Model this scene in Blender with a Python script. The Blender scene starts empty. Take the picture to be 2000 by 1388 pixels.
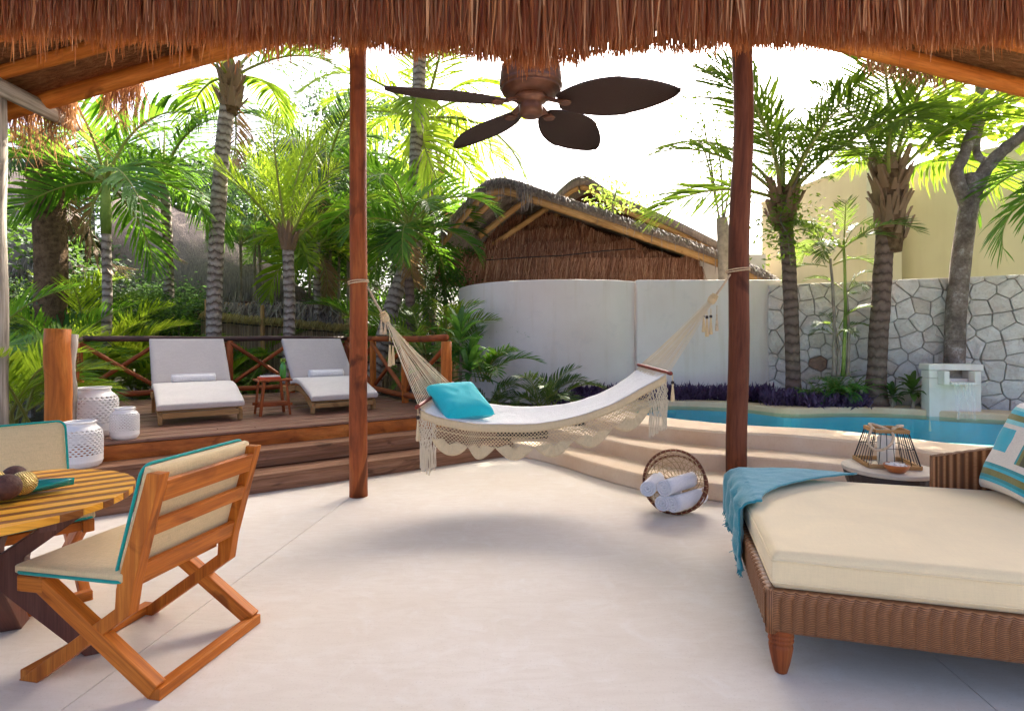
import bpy, bmesh, math, random
from math import sin, cos, pi, radians, sqrt, atan2
from mathutils import Vector, Matrix, noise, Euler
random.seed(7)
R = random.Random(11)
sc = bpy.context.scene
C = sc.collection

# ------------------------------------------------------------------ camera, sky, sun, exposure
F, HX, HY, EYE = 1100.0, 1000.0, 660.0, 1.35
cam_d = bpy.data.cameras.new('camera'); cam = bpy.data.objects.new('camera', cam_d); C.objects.link(cam)
cam.location = (0, 0, EYE); cam.rotation_euler = (pi/2, 0, 0)
cam_d.sensor_width = 36; cam_d.lens = 36*F/2000; cam_d.shift_y = -(694-HY)/2000
cam_d.clip_end = 2000; cam_d.clip_start = 0.05
sc.camera = cam
SUN_EL, SUN_AZ = radians(46), radians(24)      # azimuth clockwise from +Y (to the right of the view)
sv = Vector((sin(SUN_AZ)*cos(SUN_EL), cos(SUN_AZ)*cos(SUN_EL), sin(SUN_EL)))
wd = bpy.data.worlds.new('World'); sc.world = wd; wd.use_nodes = True
nt = wd.node_tree; nt.nodes.clear()
sky = nt.nodes.new('ShaderNodeTexSky'); sky.sky_type = 'NISHITA'; sky.sun_disc = False
sky.sun_elevation = SUN_EL; sky.sun_rotation = SUN_AZ; sky.air_density = 0.5; sky.dust_density = 8.0; sky.ozone_density = 1.0
bg = nt.nodes.new('ShaderNodeBackground'); bg.inputs[1].default_value = 0.15
wo = nt.nodes.new('ShaderNodeOutputWorld')
nt.links.new(sky.outputs[0], bg.inputs[0]); nt.links.new(bg.outputs[0], wo.inputs[0])
sl = bpy.data.lights.new('sun', 'SUN'); so = bpy.data.objects.new('sun', sl); C.objects.link(so)
sl.energy = 4.2; sl.angle = radians(0.6); sl.color = (1, 0.93, 0.80)
so.rotation_euler = sv.to_track_quat('Z', 'Y').to_euler(); so.location = (8, 18, 22)
sc.view_settings.view_transform = 'Standard'; sc.view_settings.look = 'None'
sc.view_settings.gamma = 1.0; sc.view_settings.exposure = 2.5
sc.render.engine = 'CYCLES'
sc.cycles.max_bounces = 10; sc.cycles.diffuse_bounces = 5; sc.cycles.transparent_max_bounces = 12
sc.cycles.transmission_bounces = 6; sc.cycles.glossy_bounces = 4
sc.cycles.use_denoising = True; sc.cycles.sample_clamp_indirect = 8

# ------------------------------------------------------------------ helpers
def W(x, y, Y):                       # photo pixel + distance -> point
    return Vector(((x-HX)/F*Y, Y, EYE-(y-HY)/F*Y))
def G(x, y, z=0.0):                   # photo pixel on a level plane
    Y = (EYE-z)*F/(y-HY); return Vector(((x-HX)/F*Y, Y, z))
V = Vector

class MB:
    def __init__(s): s.v=[]; s.f=[]; s.uv=[]; s.m=[]; s.mi=0; s.M=None
    def add(s, pts, faces, uvs=None):
        b=len(s.v)
        s.v += [tuple(s.M@V(p)) if s.M else tuple(p) for p in pts]
        for i, f in enumerate(faces):
            s.f.append([b+k for k in f]); s.m.append(s.mi)
            s.uv.append(uvs[i] if uvs else [(0,0)]*len(f))
        return s
    def bar(s, a, b, w, h, up=(0,0,1), w2=None, h2=None):      # rectangular bar a->b, w across, h along up
        a=V(a); b=V(b); d=(b-a); L=d.length; d=d/L
        side=d.cross(V(up));
        if side.length<1e-4: side=d.cross(V((1,0,0)))
        side.normalize(); u=side.cross(d).normalized()
        w2=w if w2 is None else w2; h2=h if h2 is None else h2
        P=[]
        for q,ww,hh in ((a,w,h),(b,w2,h2)):
            for sx,sz in ((-1,-1),(1,-1),(1,1),(-1,1)): P.append(q+side*sx*ww/2+u*sz*hh/2)
        ou,ov=R.random()*50,R.random()*50
        F_=[];U=[]
        acc=0
        for k in range(4):
            k2=(k+1)%4; ln=[w,h,w,h][k]
            F_.append([k,k2,4+k2,4+k]); U.append([(ou,ov+acc),(ou,ov+acc+ln),(ou+L,ov+acc+ln),(ou+L,ov+acc)]); acc+=ln
        F_.append([3,2,1,0]); U.append([(ou,ov),(ou,ov+w),(ou+h*.3,ov+w),(ou+h*.3,ov)])
        F_.append([4,5,6,7]); U.append([(ou,ov),(ou,ov+w),(ou+h*.3,ov+w),(ou+h*.3,ov)])
        return s.add(P,F_,U)
    def box(s, c, sz):
        c=V(c); ax=max(range(3), key=lambda i: sz[i])
        if ax==0: return s.bar(c-V((sz[0]/2,0,0)), c+V((sz[0]/2,0,0)), sz[1], sz[2])
        if ax==1: return s.bar(c-V((0,sz[1]/2,0)), c+V((0,sz[1]/2,0)), sz[0], sz[2])
        return s.bar(c-V((0,0,sz[2]/2)), c+V((0,0,sz[2]/2)), sz[0], sz[1], up=(0,1,0))
    def tube(s, pts, rad, n=8, cap=True):
        pts=[V(p) for p in pts]; m=len(pts)
        if not hasattr(rad,'__len__'): rad=[rad]*m
        d0=(pts[1]-pts[0]).normalized(); ref=V((0,0,1)) if abs(d0.z)<.9 else V((1,0,0))
        side=d0.cross(ref).normalized()
        P=[];acc=0;ou,ov=R.random()*50,R.random()*50;ls=[]
        for i in range(m):
            t=(pts[min(i+1,m-1)]-pts[max(i-1,0)])
            t=t.normalized() if t.length>1e-9 else d0
            side=(side-t*side.dot(t)).normalized(); up=side.cross(t)
            if i: acc+=(pts[i]-pts[i-1]).length
            ls.append(acc)
            for k in range(n):
                a=2*pi*k/n; P.append(pts[i]+(side*cos(a)+up*sin(a))*rad[i])
        F_=[];U=[];per=2*pi*max(rad)
        for i in range(m-1):
            for k in range(n):
                k2=(k+1)%n
                F_.append([i*n+k,i*n+k2,(i+1)*n+k2,(i+1)*n+k])
                v0,v1=ov+per*k/n,ov+per*(k+1)/n
                U.append([(ou+ls[i],v0),(ou+ls[i],v1),(ou+ls[i+1],v1),(ou+ls[i+1],v0)])
        if cap:
            F_.append(list(range(n))[::-1]); U.append([(ou,ov+.01*k) for k in range(n)])
            F_.append([(m-1)*n+k for k in range(n)]); U.append([(ou,ov+.01*k) for k in range(n)])
        return s.add(P,F_,U)
    def lathe(s, prof, c=(0,0,0), n=24):
        c=V(c);P=[];F_=[];U=[];m=len(prof)
        for r,z in prof:
            for k in range(n): P.append(c+V((r*cos(2*pi*k/n),r*sin(2*pi*k/n),z)))
        for i in range(m-1):
            for k in range(n):
                k2=(k+1)%n; F_.append([i*n+k,i*n+k2,(i+1)*n+k2,(i+1)*n+k])
                U.append([(prof[i][1],k/n),(prof[i][1],(k+1)/n),(prof[i+1][1],(k+1)/n),(prof[i+1][1],k/n)])
        F_.append(list(range(n))[::-1]); U.append([(0,0)]*n)
        F_.append([(m-1)*n+k for k in range(n)]); U.append([(0,0)]*n)
        return s.add(P,F_,U)
    def prism(s, poly, z0, z1):
        n=len(poly); ar=sum(poly[i][0]*poly[(i+1)%n][1]-poly[(i+1)%n][0]*poly[i][1] for i in range(n))
        if ar<0: poly=poly[::-1]
        P=[(p[0],p[1],z0) for p in poly]+[(p[0],p[1],z1) for p in poly]
        F_=[[k,(k+1)%n,n+(k+1)%n,n+k] for k in range(n)]+[list(range(n))[::-1],[n+k for k in range(n)]]
        return s.add(P,F_)
    def grid(s, fn, nu, nv, closed=False):            # fn(u,v) -> point
        P=[fn(i/nu,j/nv) for i in range(nu+1) for j in range(nv+1)]
        F_=[];U=[]
        for i in range(nu):
            for j in range(nv):
                a=i*(nv+1)+j; F_.append([a,a+nv+1,a+nv+2,a+1])
                U.append([(i/nu,j/nv),((i+1)/nu,j/nv),((i+1)/nu,(j+1)/nv),(i/nu,(j+1)/nv)])
        return s.add(P,F_,U)
    def mesh(s, name, mats, smooth=False):
        me=bpy.data.meshes.new(name); me.from_pydata(s.v,[],s.f)
        for mt in (mats if isinstance(mats,(list,tuple)) else [mats]): me.materials.append(M[mt])
        ul=me.uv_layers.new(name='UVMap'); fl=[c for f in s.uv for p in f for c in p]
        ul.data.foreach_set('uv',fl)
        me.polygons.foreach_set('material_index',s.m)
        me.polygons.foreach_set('use_smooth',[smooth]*len(s.f)); me.update()
        return me
    def build(s, name, mats, parent=None, smooth=False, bevel=0, sub=0, solid=0, auto=False):
        o=bpy.data.objects.new(name, s.mesh(name,mats,smooth)); C.objects.link(o)
        attach(o,parent)
        if solid:
            md=o.modifiers.new('solid','SOLIDIFY'); md.thickness=solid; md.offset=0
        if bevel:
            md=o.modifiers.new('bevel','BEVEL'); md.width=bevel; md.segments=2; md.limit_method='ANGLE'; md.angle_limit=radians(40)
        if sub:
            md=o.modifiers.new('sub','SUBSURF'); md.levels=sub; md.render_levels=sub
        return o

def attach(o,parent):
    if parent is None: return
    o.parent=parent
    if parent.get('w'):                      # part built in world coordinates
        o.matrix_parent_inverse=Matrix.Translation(-parent.location)
def tag(o,label=None,cat=None,group=None,kind=None):
    if label: o['label']=label
    if cat: o['category']=cat
    if group: o['group']=group
    if kind: o['kind']=kind
    return o
def thing(name,label,cat,loc=(0,0,0),rz=0,group=None,world=True):
    o=bpy.data.objects.new(name,None); C.objects.link(o); o.empty_display_size=.1
    o.location=loc; o.rotation_euler=(0,0,rz); tag(o,label,cat,group)
    if world and rz==0: o['w']=1
    return o
def inst(name,me,parent,mat4):               # shared-mesh part
    o=bpy.data.objects.new(name,me); C.objects.link(o); o.parent=parent; o.matrix_local=mat4; return o
def copy_tree(o,parent=None):
    c=o.copy(); C.objects.link(c); c.parent=parent
    for ch in o.children: copy_tree(ch,c)
    return c
def lerp(a,b,t): return a+(b-a)*t
def catmull(P,n):
    P=[V(p) for p in P]; out=[]
    for i in range(len(P)-1):
        p0=P[max(i-1,0)];p1=P[i];p2=P[i+1];p3=P[min(i+2,len(P)-1)]
        for k in range(n):
            t=k/n
            out.append(.5*((2*p1)+(p2-p0)*t+(2*p0-5*p1+4*p2-p3)*t*t+(3*p1-p0-3*p2+p3)*t**3))
    out.append(P[-1]); return out
def wav(x,s=1.0): return noise.noise(V((x*s,3.7*s,1.3)))

# ------------------------------------------------------------------ materials
M={}
class NT:
    def __init__(s,name):
        m=bpy.data.materials.new(name); m.use_nodes=True; s.m=m; s.t=m.node_tree; s.t.nodes.clear()
        s.out=s.n('ShaderNodeOutputMaterial'); M[name]=m
    def n(s,ty,**kw):
        nd=s.t.nodes.new(ty)
        for k,v in kw.items(): setattr(nd,k,v)
        return nd
    def l(s,a,b): s.t.links.new(a,b)
    def coord(s,src,scale=(1,1,1)):
        tc=s.n('ShaderNodeTexCoord'); mp=s.n('ShaderNodeMapping'); mp.inputs['Scale'].default_value=scale
        s.l(tc.outputs[src],mp.inputs[0]); return mp.outputs[0]
    def noise(s,vec,scale,detail=4,rough=.55,dist=0):
        nd=s.n('ShaderNodeTexNoise'); nd.inputs['Scale'].default_value=scale; nd.inputs['Detail'].default_value=detail
        nd.inputs['Roughness'].default_value=rough; nd.inputs['Distortion'].default_value=dist
        s.l(vec,nd.inputs['Vector']); return nd.outputs['Fac']
    def ramp(s,fac,stops):
        nd=s.n('ShaderNodeValToRGB'); e=nd.color_ramp.elements
        while len(e)<len(stops): e.new(.5)
        for i,(p,c) in enumerate(stops): e[i].position=p; e[i].color=(*c,1)
        s.l(fac,nd.inputs[0]); return nd.outputs[0]
    def mix(s,fac,a,b,mode='MIX'):
        nd=s.n('ShaderNodeMix',data_type='RGBA',blend_type=mode)
        for sock,val in ((nd.inputs[0],fac),(nd.inputs[6],a),(nd.inputs[7],b)):
            if hasattr(val,'links'): s.l(val,sock)
            elif isinstance(val,(int,float)): sock.default_value=val
            else: sock.default_value=(*val,1)
        return nd.outputs[2]
    def math(s,op,a,b=0.0):
        nd=s.n('ShaderNodeMath',operation=op)
        for sock,val in ((nd.inputs[0],a),(nd.inputs[1],b)):
            if hasattr(val,'links'): s.l(val,sock)
            else: sock.default_value=val
        return nd.outputs[0]
    def bump(s,h,strength=.3,dist=.01):
        nd=s.n('ShaderNodeBump'); nd.inputs['Strength'].default_value=strength; nd.inputs['Distance'].default_value=dist
        s.l(h,nd.inputs['Height']); return nd.outputs[0]
    def pbsdf(s,col,rough=.6,normal=None,spec=.5,metal=0,sheen=0,coat=0):
        b=s.n('ShaderNodeBsdfPrincipled')
        if hasattr(col,'links'): s.l(col,b.inputs['Base Color'])
        else: b.inputs['Base Color'].default_value=(*col,1)
        if hasattr(rough,'links'): s.l(rough,b.inputs['Roughness'])
        else: b.inputs['Roughness'].default_value=rough
        b.inputs['Specular IOR Level'].default_value=spec; b.inputs['Metallic'].default_value=metal
        b.inputs['Sheen Weight'].default_value=sheen; b.inputs['Coat Weight'].default_value=coat
        if normal: s.l(normal,b.inputs['Normal'])
        return b.outputs[0]
    def done(s,sh): s.l(sh,s.out.inputs[0]); return s.m

def dark(c,k): return tuple(x*k for x in c)
def m_plain(name,col,rough=.6,var=.15,scale=6,bump=.15,bd=.004,spec=.4,src='Object',metal=0,sheen=0,fine=60):
    t=NT(name); c=t.coord(src)
    f=t.noise(c,scale,5,.6); g=t.noise(c,fine,3,.6)
    col2=t.ramp(f,[(.3,dark(col,1-var)),(.7,tuple(min(1,x*(1+var*.6)) for x in col))])
    return t.done(t.pbsdf(col2,rough,t.bump(g,bump,bd),spec,metal,sheen))
def m_wood(name,c1,c2,c3,rough=.45,bump=.2,sv=22,su=1.6,spec=.45,coat=0,isl=.35):
    spec*=.55; coat=0; rough=min(1,rough*1.15)
    t=NT(name); uv=t.coord('UV',(su,sv,1))
    f=t.noise(uv,1.0,6,.62,.6); fine=t.noise(t.coord('UV',(su*4,sv*5,1)),1.0,4,.6)
    col=t.ramp(f,[(.28,c1),(.5,c2),(.72,c3)])
    kn=t.noise(t.coord('UV',(su*1.6,sv*.22,1)),1.0,3,.5,1.5); col=t.mix(t.ramp(kn,[(.60,(0,0,0)),(.70,(.75,.75,.75))]),col,dark(c1,.55))
    geo=t.n('ShaderNodeNewGeometry'); oi=t.n('ShaderNodeObjectInfo')
    rr=t.math('MULTIPLY_ADD',geo.outputs['Random Per Island'],isl)
    rr.node.inputs[2].default_value=1-isl/2
    col=t.mix(1.0,col,rr,'MULTIPLY')
    col=t.mix(t.ramp(fine,[(.45,(0,0,0)),(.75,(.5,.5,.5))]),col,dark(c1,.6))
    return t.done(t.pbsdf(col,rough,t.bump(fine,bump,.004),spec,0,0,coat))
def m_leaf(name,c1,c2,tr,trans=.4,rough=.5,island=True,spec=.3):
    t=NT(name); geo=t.n('ShaderNodeNewGeometry'); oi=t.n('ShaderNodeObjectInfo')
    fac=t.math('ADD',t.math('MULTIPLY',geo.outputs['Random Per Island'],.55),t.math('MULTIPLY',oi.outputs['Random'],.45))
    col=t.ramp(fac,[(.1,c1),(.9,c2)])
    tc=t.ramp(fac,[(.1,dark(tr,.75)),(.9,tr)])
    p=t.pbsdf(col,rough,None,spec)
    tl=t.n('ShaderNodeBsdfTranslucent'); t.l(tc,tl.inputs[0])
    mx=t.n('ShaderNodeMixShader'); mx.inputs[0].default_value=trans
    t.l(p,mx.inputs[1]); t.l(tl.outputs[0],mx.inputs[2]); return t.done(mx.outputs[0])
def m_strand(name,stops,trans=.2,tr=(.75,.3,.1)):
    t=NT(name); geo=t.n('ShaderNodeNewGeometry'); f=geo.outputs['Random Per Island']
    col=t.ramp(f,stops); p=t.pbsdf(col,.7,None,.25)
    tl=t.n('ShaderNodeBsdfTranslucent'); tl.inputs[0].default_value=(*tr,1)
    mx=t.n('ShaderNodeMixShader'); mx.inputs[0].default_value=trans
    t.l(p,mx.inputs[1]); t.l(tl.outputs[0],mx.inputs[2]); return t.done(mx.outputs[0])
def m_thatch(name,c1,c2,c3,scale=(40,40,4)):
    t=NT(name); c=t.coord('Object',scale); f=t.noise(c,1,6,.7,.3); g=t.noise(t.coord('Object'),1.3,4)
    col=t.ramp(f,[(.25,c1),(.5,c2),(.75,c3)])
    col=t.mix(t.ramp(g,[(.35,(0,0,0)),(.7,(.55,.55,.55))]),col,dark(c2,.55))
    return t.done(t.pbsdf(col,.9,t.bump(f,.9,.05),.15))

# terrace floor: polished cream concrete
t=NT('concrete'); c=t.coord('Object'); f=t.noise(c,.8,6,.6); g=t.noise(c,5,7,.68,1.2); h=t.noise(c,110,3,.6); tw=t.noise(t.coord('Object',(1.2,5,1)),2.2,6,.7,2.5)
col=t.ramp(f,[(.3,(.66,.575,.47)),(.7,(.745,.68,.595))])
col=t.mix(t.ramp(tw,[(.42,(0,0,0)),(.72,(.55,.55,.55))]),col,(.62,.535,.435))
col=t.mix(t.ramp(g,[(.50,(0,0,0)),(.78,(.5,.5,.5))]),col,(.77,.735,.68))
col=t.mix(t.ramp(h,[(.58,(0,0,0)),(.74,(.45,.45,.45))]),col,(.44,.38,.31))
rg=t.ramp(tw,[(.3,(.55,.55,.55)),(.7,(.72,.72,.72))])
t.done(t.pbsdf(col,rg,t.bump(t.math('ADD',t.math('MULTIPLY',tw,.6),h),.06,.002),.22))
m_plain('joint',(.16,.14,.12),.9)
# sandy plaster of the pool steps
t=NT('sandplaster'); c=t.coord('Object'); f=t.noise(c,2.2,6,.62); h=t.noise(c,55,4,.65)
col=t.mix(t.ramp(h,[(.5,(0,0,0)),(.8,(.4,.4,.4))]),t.ramp(f,[(.3,(.66,.46,.28)),(.7,(.74,.60,.44))]),(.52,.36,.21))
t.done(t.pbsdf(col,.7,t.bump(h,.25,.004),.3))
t=NT('whiteplaster'); c=t.coord('Object'); f=t.noise(c,.8,6,.6); s_=t.noise(t.coord('Object',(5,5,.5)),1,5,.6); h=t.noise(c,60,4,.6)
col=t.ramp(f,[(.3,(.74,.665,.60)),(.7,(.83,.775,.725))])
col=t.mix(t.ramp(s_,[(.52,(0,0,0)),(.78,(.55,.55,.55))]),col,(.62,.52,.38))
col=t.mix(t.ramp(t.noise(c,3.5,7,.7,.5),[(.55,(0,0,0)),(.75,(.4,.4,.4))]),col,(.58,.55,.53))
t.done(t.pbsdf(col,.8,t.bump(h,.2,.004),.25))
t=NT('yellowplaster'); c=t.coord('Object'); f=t.noise(c,.5,6,.6); s_=t.noise(t.coord('Object',(4,4,.4)),1,5,.6); h=t.noise(c,40,4,.6)
col=t.mix(t.ramp(s_,[(.5,(0,0,0)),(.8,(.4,.4,.4))]),t.ramp(f,[(.3,(.68,.60,.38)),(.7,(.77,.70,.48))]),(.58,.50,.30))
t.done(t.pbsdf(col,.85,t.bump(h,.2,.005),.2))
# stones
t=NT('stone'); c=t.coord('Object'); oi=t.n('ShaderNodeObjectInfo'); f=t.noise(c,4,8,.75,.6); h=t.noise(c,22,7,.75)
col=t.ramp(oi.outputs['Random'],[(.0,(.76,.71,.65)),(.3,(.86,.83,.79)),(.6,(.80,.76,.71)),(.8,(.88,.86,.83)),(1,(.70,.61,.52))]); col=t.mix(t.ramp(f,[(.45,(0,0,0)),(.72,(.75,.75,.75))]),col,(.56,.45,.37))
col=t.mix(t.ramp(h,[(.57,(0,0,0)),(.72,(.6,.6,.6))]),col,(.33,.27,.22))
t.done(t.pbsdf(col,.85,t.bump(h,1.0,.03),.2))
m_plain('stone_rust',(.36,.22,.15),.85,.4,8,.5,.01)
m_plain('mortar',(.47,.42,.37),.95,.5,10,.5,.01)
m_plain('soil',(.060,.042,.03),.95,.5,6,.9,.03,.1)
m_plain('soil_far',(.05,.05,.025),.95,.5,2,.9,.03,.1)
m_wood('teak',(.29,.068,.008),(.52,.145,.016),(.70,.25,.035),.42,.12,26,1.3,.45,.06)
m_wood('teak_light',(.66,.26,.02),(.82,.38,.035),(.88,.48,.06),.38,.1,26,1.3,.5,.08,.1)
m_wood('teak_dark',(.14,.042,.008),(.26,.085,.016),(.38,.14,.03),.4,.12,26,1.3,.5,.08,.15)
m_wood('brownleg',(.075,.03,.022),(.12,.048,.034),(.16,.068,.047),.45,.12,24,1.2,.4)
m_wood('deckwood',(.15,.070,.045),(.26,.130,.085),(.39,.225,.16),.38,.35,34,1.4,.5,.05,.5)
m_wood('stepwood',(.15,.070,.038),(.27,.13,.07),(.40,.23,.145),.5,.35,30,1.2,.4,0,.4)
m_wood('fascia',(.22,.055,.012),(.44,.125,.022),(.60,.22,.05),.45,.3,10,2.2,.4,0,.2)
m_wood('log_red',(.13,.030,.010),(.31,.075,.020),(.44,.135,.035),.5,.4,9,1.2,.4,.05,.2)
m_wood('log_dark',(.08,.024,.012),(.15,.045,.022),(.23,.08,.04),.5,.4,12,1.2,.35)
m_wood('log_orange',(.27,.070,.012),(.50,.145,.022),(.66,.24,.05),.5,.4,11,1.3,.4,0,.2)
m_wood('log_grey',(.14,.12,.10),(.42,.37,.31),(.68,.63,.56),.8,.6,14,1.0,.2)
m_wood('log_tan',(.28,.15,.06),(.44,.25,.10),(.54,.34,.16),.65,.4,12,1.2,.25,0,.3)
m_wood('rail_dark',(.055,.032,.03),(.09,.05,.045),(.14,.08,.065),.5,.4,14,1.3,.4)
def m_fabric(name,col,rough=.9,sc=380,bump=.25,sheen=.25,var=.10,slub=.62):
    t=NT(name); c=t.coord('Object')
    a=t.noise(t.coord('Object',(14,230,230)),1,3,.6); b=t.noise(t.coord('Object',(230,14,230)),1,3,.6); d=t.noise(t.coord('Object',(230,230,14)),1,3,.6)
    h=t.math('ADD',t.math('ADD',a,b),d); f=t.noise(c,3.2,5,.6,.8); wr=t.noise(c,7,4,.55,1.0)
    k=t.ramp(f,[(.3,dark(col,1-var)),(.7,col)])
    k=t.mix(t.ramp(t.math('MULTIPLY',h,.333),[(.40,(.45,.45,.45)),(.56,(0,0,0))]),k,dark(col,slub))
    hh=t.math('ADD',t.math('MULTIPLY',h,.5),t.math('MULTIPLY',wr,2.2))
    return t.done(t.pbsdf(k,rough,t.bump(hh,bump*1.6,.004),.2,0,sheen))
m_fabric('beige',(.74,.56,.30)); m_fabric('cream_cushion',(.87,.70,.42),slub=.82,bump=.15); m_fabric('grey_cushion',(.47,.43,.42),.9,200)
m_fabric('seat_cushion',(.74,.69,.64),.9,200)
m_fabric('teal',(.008,.32,.27)); m_fabric('teal_throw',(.03,.30,.36),.95,120,.6,.5,.2); m_fabric('turquoise',(.015,.58,.64),.8,380,.15)
m_fabric('white_towel',(.84,.83,.84),1,160,.7,.4,.04); m_fabric('hammock_cotton',(.84,.82,.82),.95,140,.5)
m_fabric('crochet',(.82,.62,.35),.95,120,.7); m_fabric('cord',(.80,.67,.46),.95,200,.5)
m_fabric('p_white',(.80,.74,.66)); m_fabric('p_cyan',(.03,.46,.60)); m_fabric('p_olive',(.22,.21,.06)); m_fabric('p_aqua',(.25,.66,.70)); m_fabric('p_brown',(.10,.09,.045)); m_fabric('p_teal',(.02,.30,.34))
m_plain('ceramic',(.78,.76,.74),.3,.05,5,.03,.001,.5)
m_plain('jute',(.42,.27,.14),.95,.3,60,.6,.004)
m_plain('rope_pale',(.66,.50,.33),.95,.25,60,.6,.004)
m_plain('candle',(.86,.82,.72),.5,.03)
m_plain('wire',(.05,.045,.045),.5,.2,20,.1,.001,.5,metal=.6)
m_plain('redwood',(.26,.04,.02),.4,.3,30,.1)
m_plain('bronze',(.15,.06,.032),.42,.35,20,.15,.002,.5,metal=.35)
m_plain('seeds',(.035,.018,.014),.4,.3,30,.1)
m_plain('bowl_orange',(.46,.14,.035),.35,.3,8,.05)
m_plain('shells',(.82,.76,.68),.6,.1)
m_plain('tabletop_stone',(.58,.50,.40),.45,.15,10,.05)
m_plain('tray_teal',(.006,.24,.21),.18,.1,5,.02,.001,.6)
m_plain('ball_brown',(.085,.032,.022),.7,.4,40,.9,.006)
m_plain('bottle_green',(.05,.26,.03),.12,.2,4,.02,.001,.6)
m_plain('book_red',(.50,.07,.02),.4,.1); m_plain('book_white',(.8,.78,.74),.5,.1); m_plain('book_dark',(.03,.025,.03),.3,.2)
# gold string ball
t=NT('ball_gold'); c=t.coord('Object'); w=t.n('ShaderNodeTexWave',bands_direction='DIAGONAL'); w.inputs['Scale'].default_value=60; w.inputs['Distortion'].default_value=6; t.l(c,w.inputs[0])
t.done(t.pbsdf(t.ramp(w.outputs['Fac'],[(.2,(.30,.17,.03)),(.7,(.75,.55,.16))]),.35,t.bump(w.outputs['Fac'],.8,.004),.6,.3))
# wicker: fine weave on corrugated geometry
def m_wicker(name,c1,c2,su=1,sv=150):
    t=NT(name); uv=t.coord('UV',(1,1,1)); sp=t.n('ShaderNodeSeparateXYZ'); t.l(uv,sp.inputs[0])
    a=t.math('SINE',t.math('MULTIPLY',sp.outputs[1],sv*2*pi)); f=t.noise(t.coord('UV',(30,180,1)),1,4,.6)
    h=t.math('MULTIPLY_ADD',a,.5); h.node.inputs[2].default_value=.5
    k=t.ramp(h,[(.05,dark(c1,.55)),(.5,c1),(.95,c2)]); k=t.mix(t.ramp(f,[(.4,(0,0,0)),(.75,(.5,.5,.5))]),k,dark(c1,.6))
    return t.done(t.pbsdf(k,.45,t.bump(h,.4,.002),.3))
m_wicker('wicker',(.21,.078,.028),(.46,.22,.095)); m_wicker('wicker_dark',(.035,.024,.02),(.085,.06,.048))
t=NT('blade'); uv=t.coord('UV',(1,1,1)); w=t.n('ShaderNodeTexWave',bands_direction='X'); w.inputs['Scale'].default_value=22; w.inputs['Distortion'].default_value=.6; t.l(uv,w.inputs[0])
t.done(t.pbsdf(t.ramp(w.outputs['Fac'],[(.1,(.045,.022,.018)),(.9,(.125,.065,.05))]),.5,t.bump(w.outputs['Fac'],1.0,.008),.4))
# palm trunks
def m_trunk(name,c1,c2,c3,rings=9):
    t=NT(name); uv=t.coord('UV',(1,1,1)); sp=t.n('ShaderNodeSeparateXYZ'); t.l(uv,sp.inputs[0])
    n1=t.noise(t.coord('UV',(3,5,1)),1,5,.6)
    a=t.math('SINE',t.math('ADD',t.math('MULTIPLY',sp.outputs[0],rings*2*pi),t.math('MULTIPLY',n1,9)))
    h=t.math('MULTIPLY_ADD',a,.5); h.node.inputs[2].default_value=.5
    g=t.noise(t.coord('Object'),9,6,.7)
    k=t.ramp(h,[(.0,c1),(.16,c2),(.9,c3)]); k=t.mix(t.ramp(g,[(.42,(0,0,0)),(.72,(.75,.75,.75))]),k,c1)
    return t.done(t.pbsdf(k,.85,t.bump(h,.6,.02),.2))
m_trunk('trunk_grey',(.10,.075,.06),(.30,.24,.20),(.44,.38,.33),8); m_trunk('trunk_brown',(.085,.058,.046),(.16,.108,.086),(.22,.155,.125),8)
m_trunk('trunk_shaft',(.14,.22,.04),(.20,.30,.06),(.30,.38,.10),1.0)
t=NT('bark'); c=t.coord('Object'); f=t.noise(c,7,8,.75); g=t.noise(c,26,6,.7)
t.done(t.pbsdf(t.mix(t.ramp(g,[(.45,(0,0,0)),(.7,(.8,.8,.8))]),t.ramp(f,[(.38,(.13,.10,.085)),(.55,(.28,.23,.20)),(.68,(.52,.50,.48))]),(.13,.10,.08)),.9,t.bump(g,.8,.02),.2))
m_plain('bark_pale',(.30,.25,.20),.85,.4,10,.5,.01)
m_strand('dead_frond',[(0,(.10,.06,.035)),(.5,(.22,.14,.085)),(1,(.38,.27,.17))],.05)
m_plain('dead_sheath',(.19,.12,.07),.9,.6,14,1.0,.03,.1)
m_leaf('coco',(.035,.085,.014),(.085,.155,.02),(.30,.46,.03),.42)
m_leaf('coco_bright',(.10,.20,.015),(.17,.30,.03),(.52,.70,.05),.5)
m_leaf('manila',(.026,.105,.018),(.07,.18,.026),(.26,.52,.035),.40)
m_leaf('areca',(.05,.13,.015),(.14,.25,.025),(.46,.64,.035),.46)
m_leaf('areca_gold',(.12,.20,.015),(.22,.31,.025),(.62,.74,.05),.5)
m_leaf('lowpalm',(.035,.09,.02),(.08,.14,.03),(.26,.38,.05),.35)
m_leaf('fern',(.03,.14,.02),(.06,.22,.03),(.2,.5,.05),.35)
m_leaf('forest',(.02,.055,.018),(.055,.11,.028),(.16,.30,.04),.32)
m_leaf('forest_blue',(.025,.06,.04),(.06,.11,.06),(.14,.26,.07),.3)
m_leaf('broadleaf',(.05,.13,.015),(.11,.21,.02),(.55,.72,.06),.58)
m_leaf('vine',(.03,.075,.012),(.08,.14,.02),(.30,.45,.04),.4)
m_leaf('dracaena',(.025,.10,.02),(.06,.17,.03),(.2,.45,.05),.32)
m_leaf('purple',(.04,.02,.06),(.12,.07,.15),(.10,.04,.14),.2)
m_leaf('dead_leaf',(.17,.09,.04),(.34,.22,.11),(.45,.27,.12),.25)
m_leaf('stem',(.22,.25,.05),(.32,.33,.09),(.4,.45,.1),.1)
m_leaf('yellowbush',(.13,.22,.03),(.22,.32,.05),(.45,.62,.09),.4)
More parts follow.
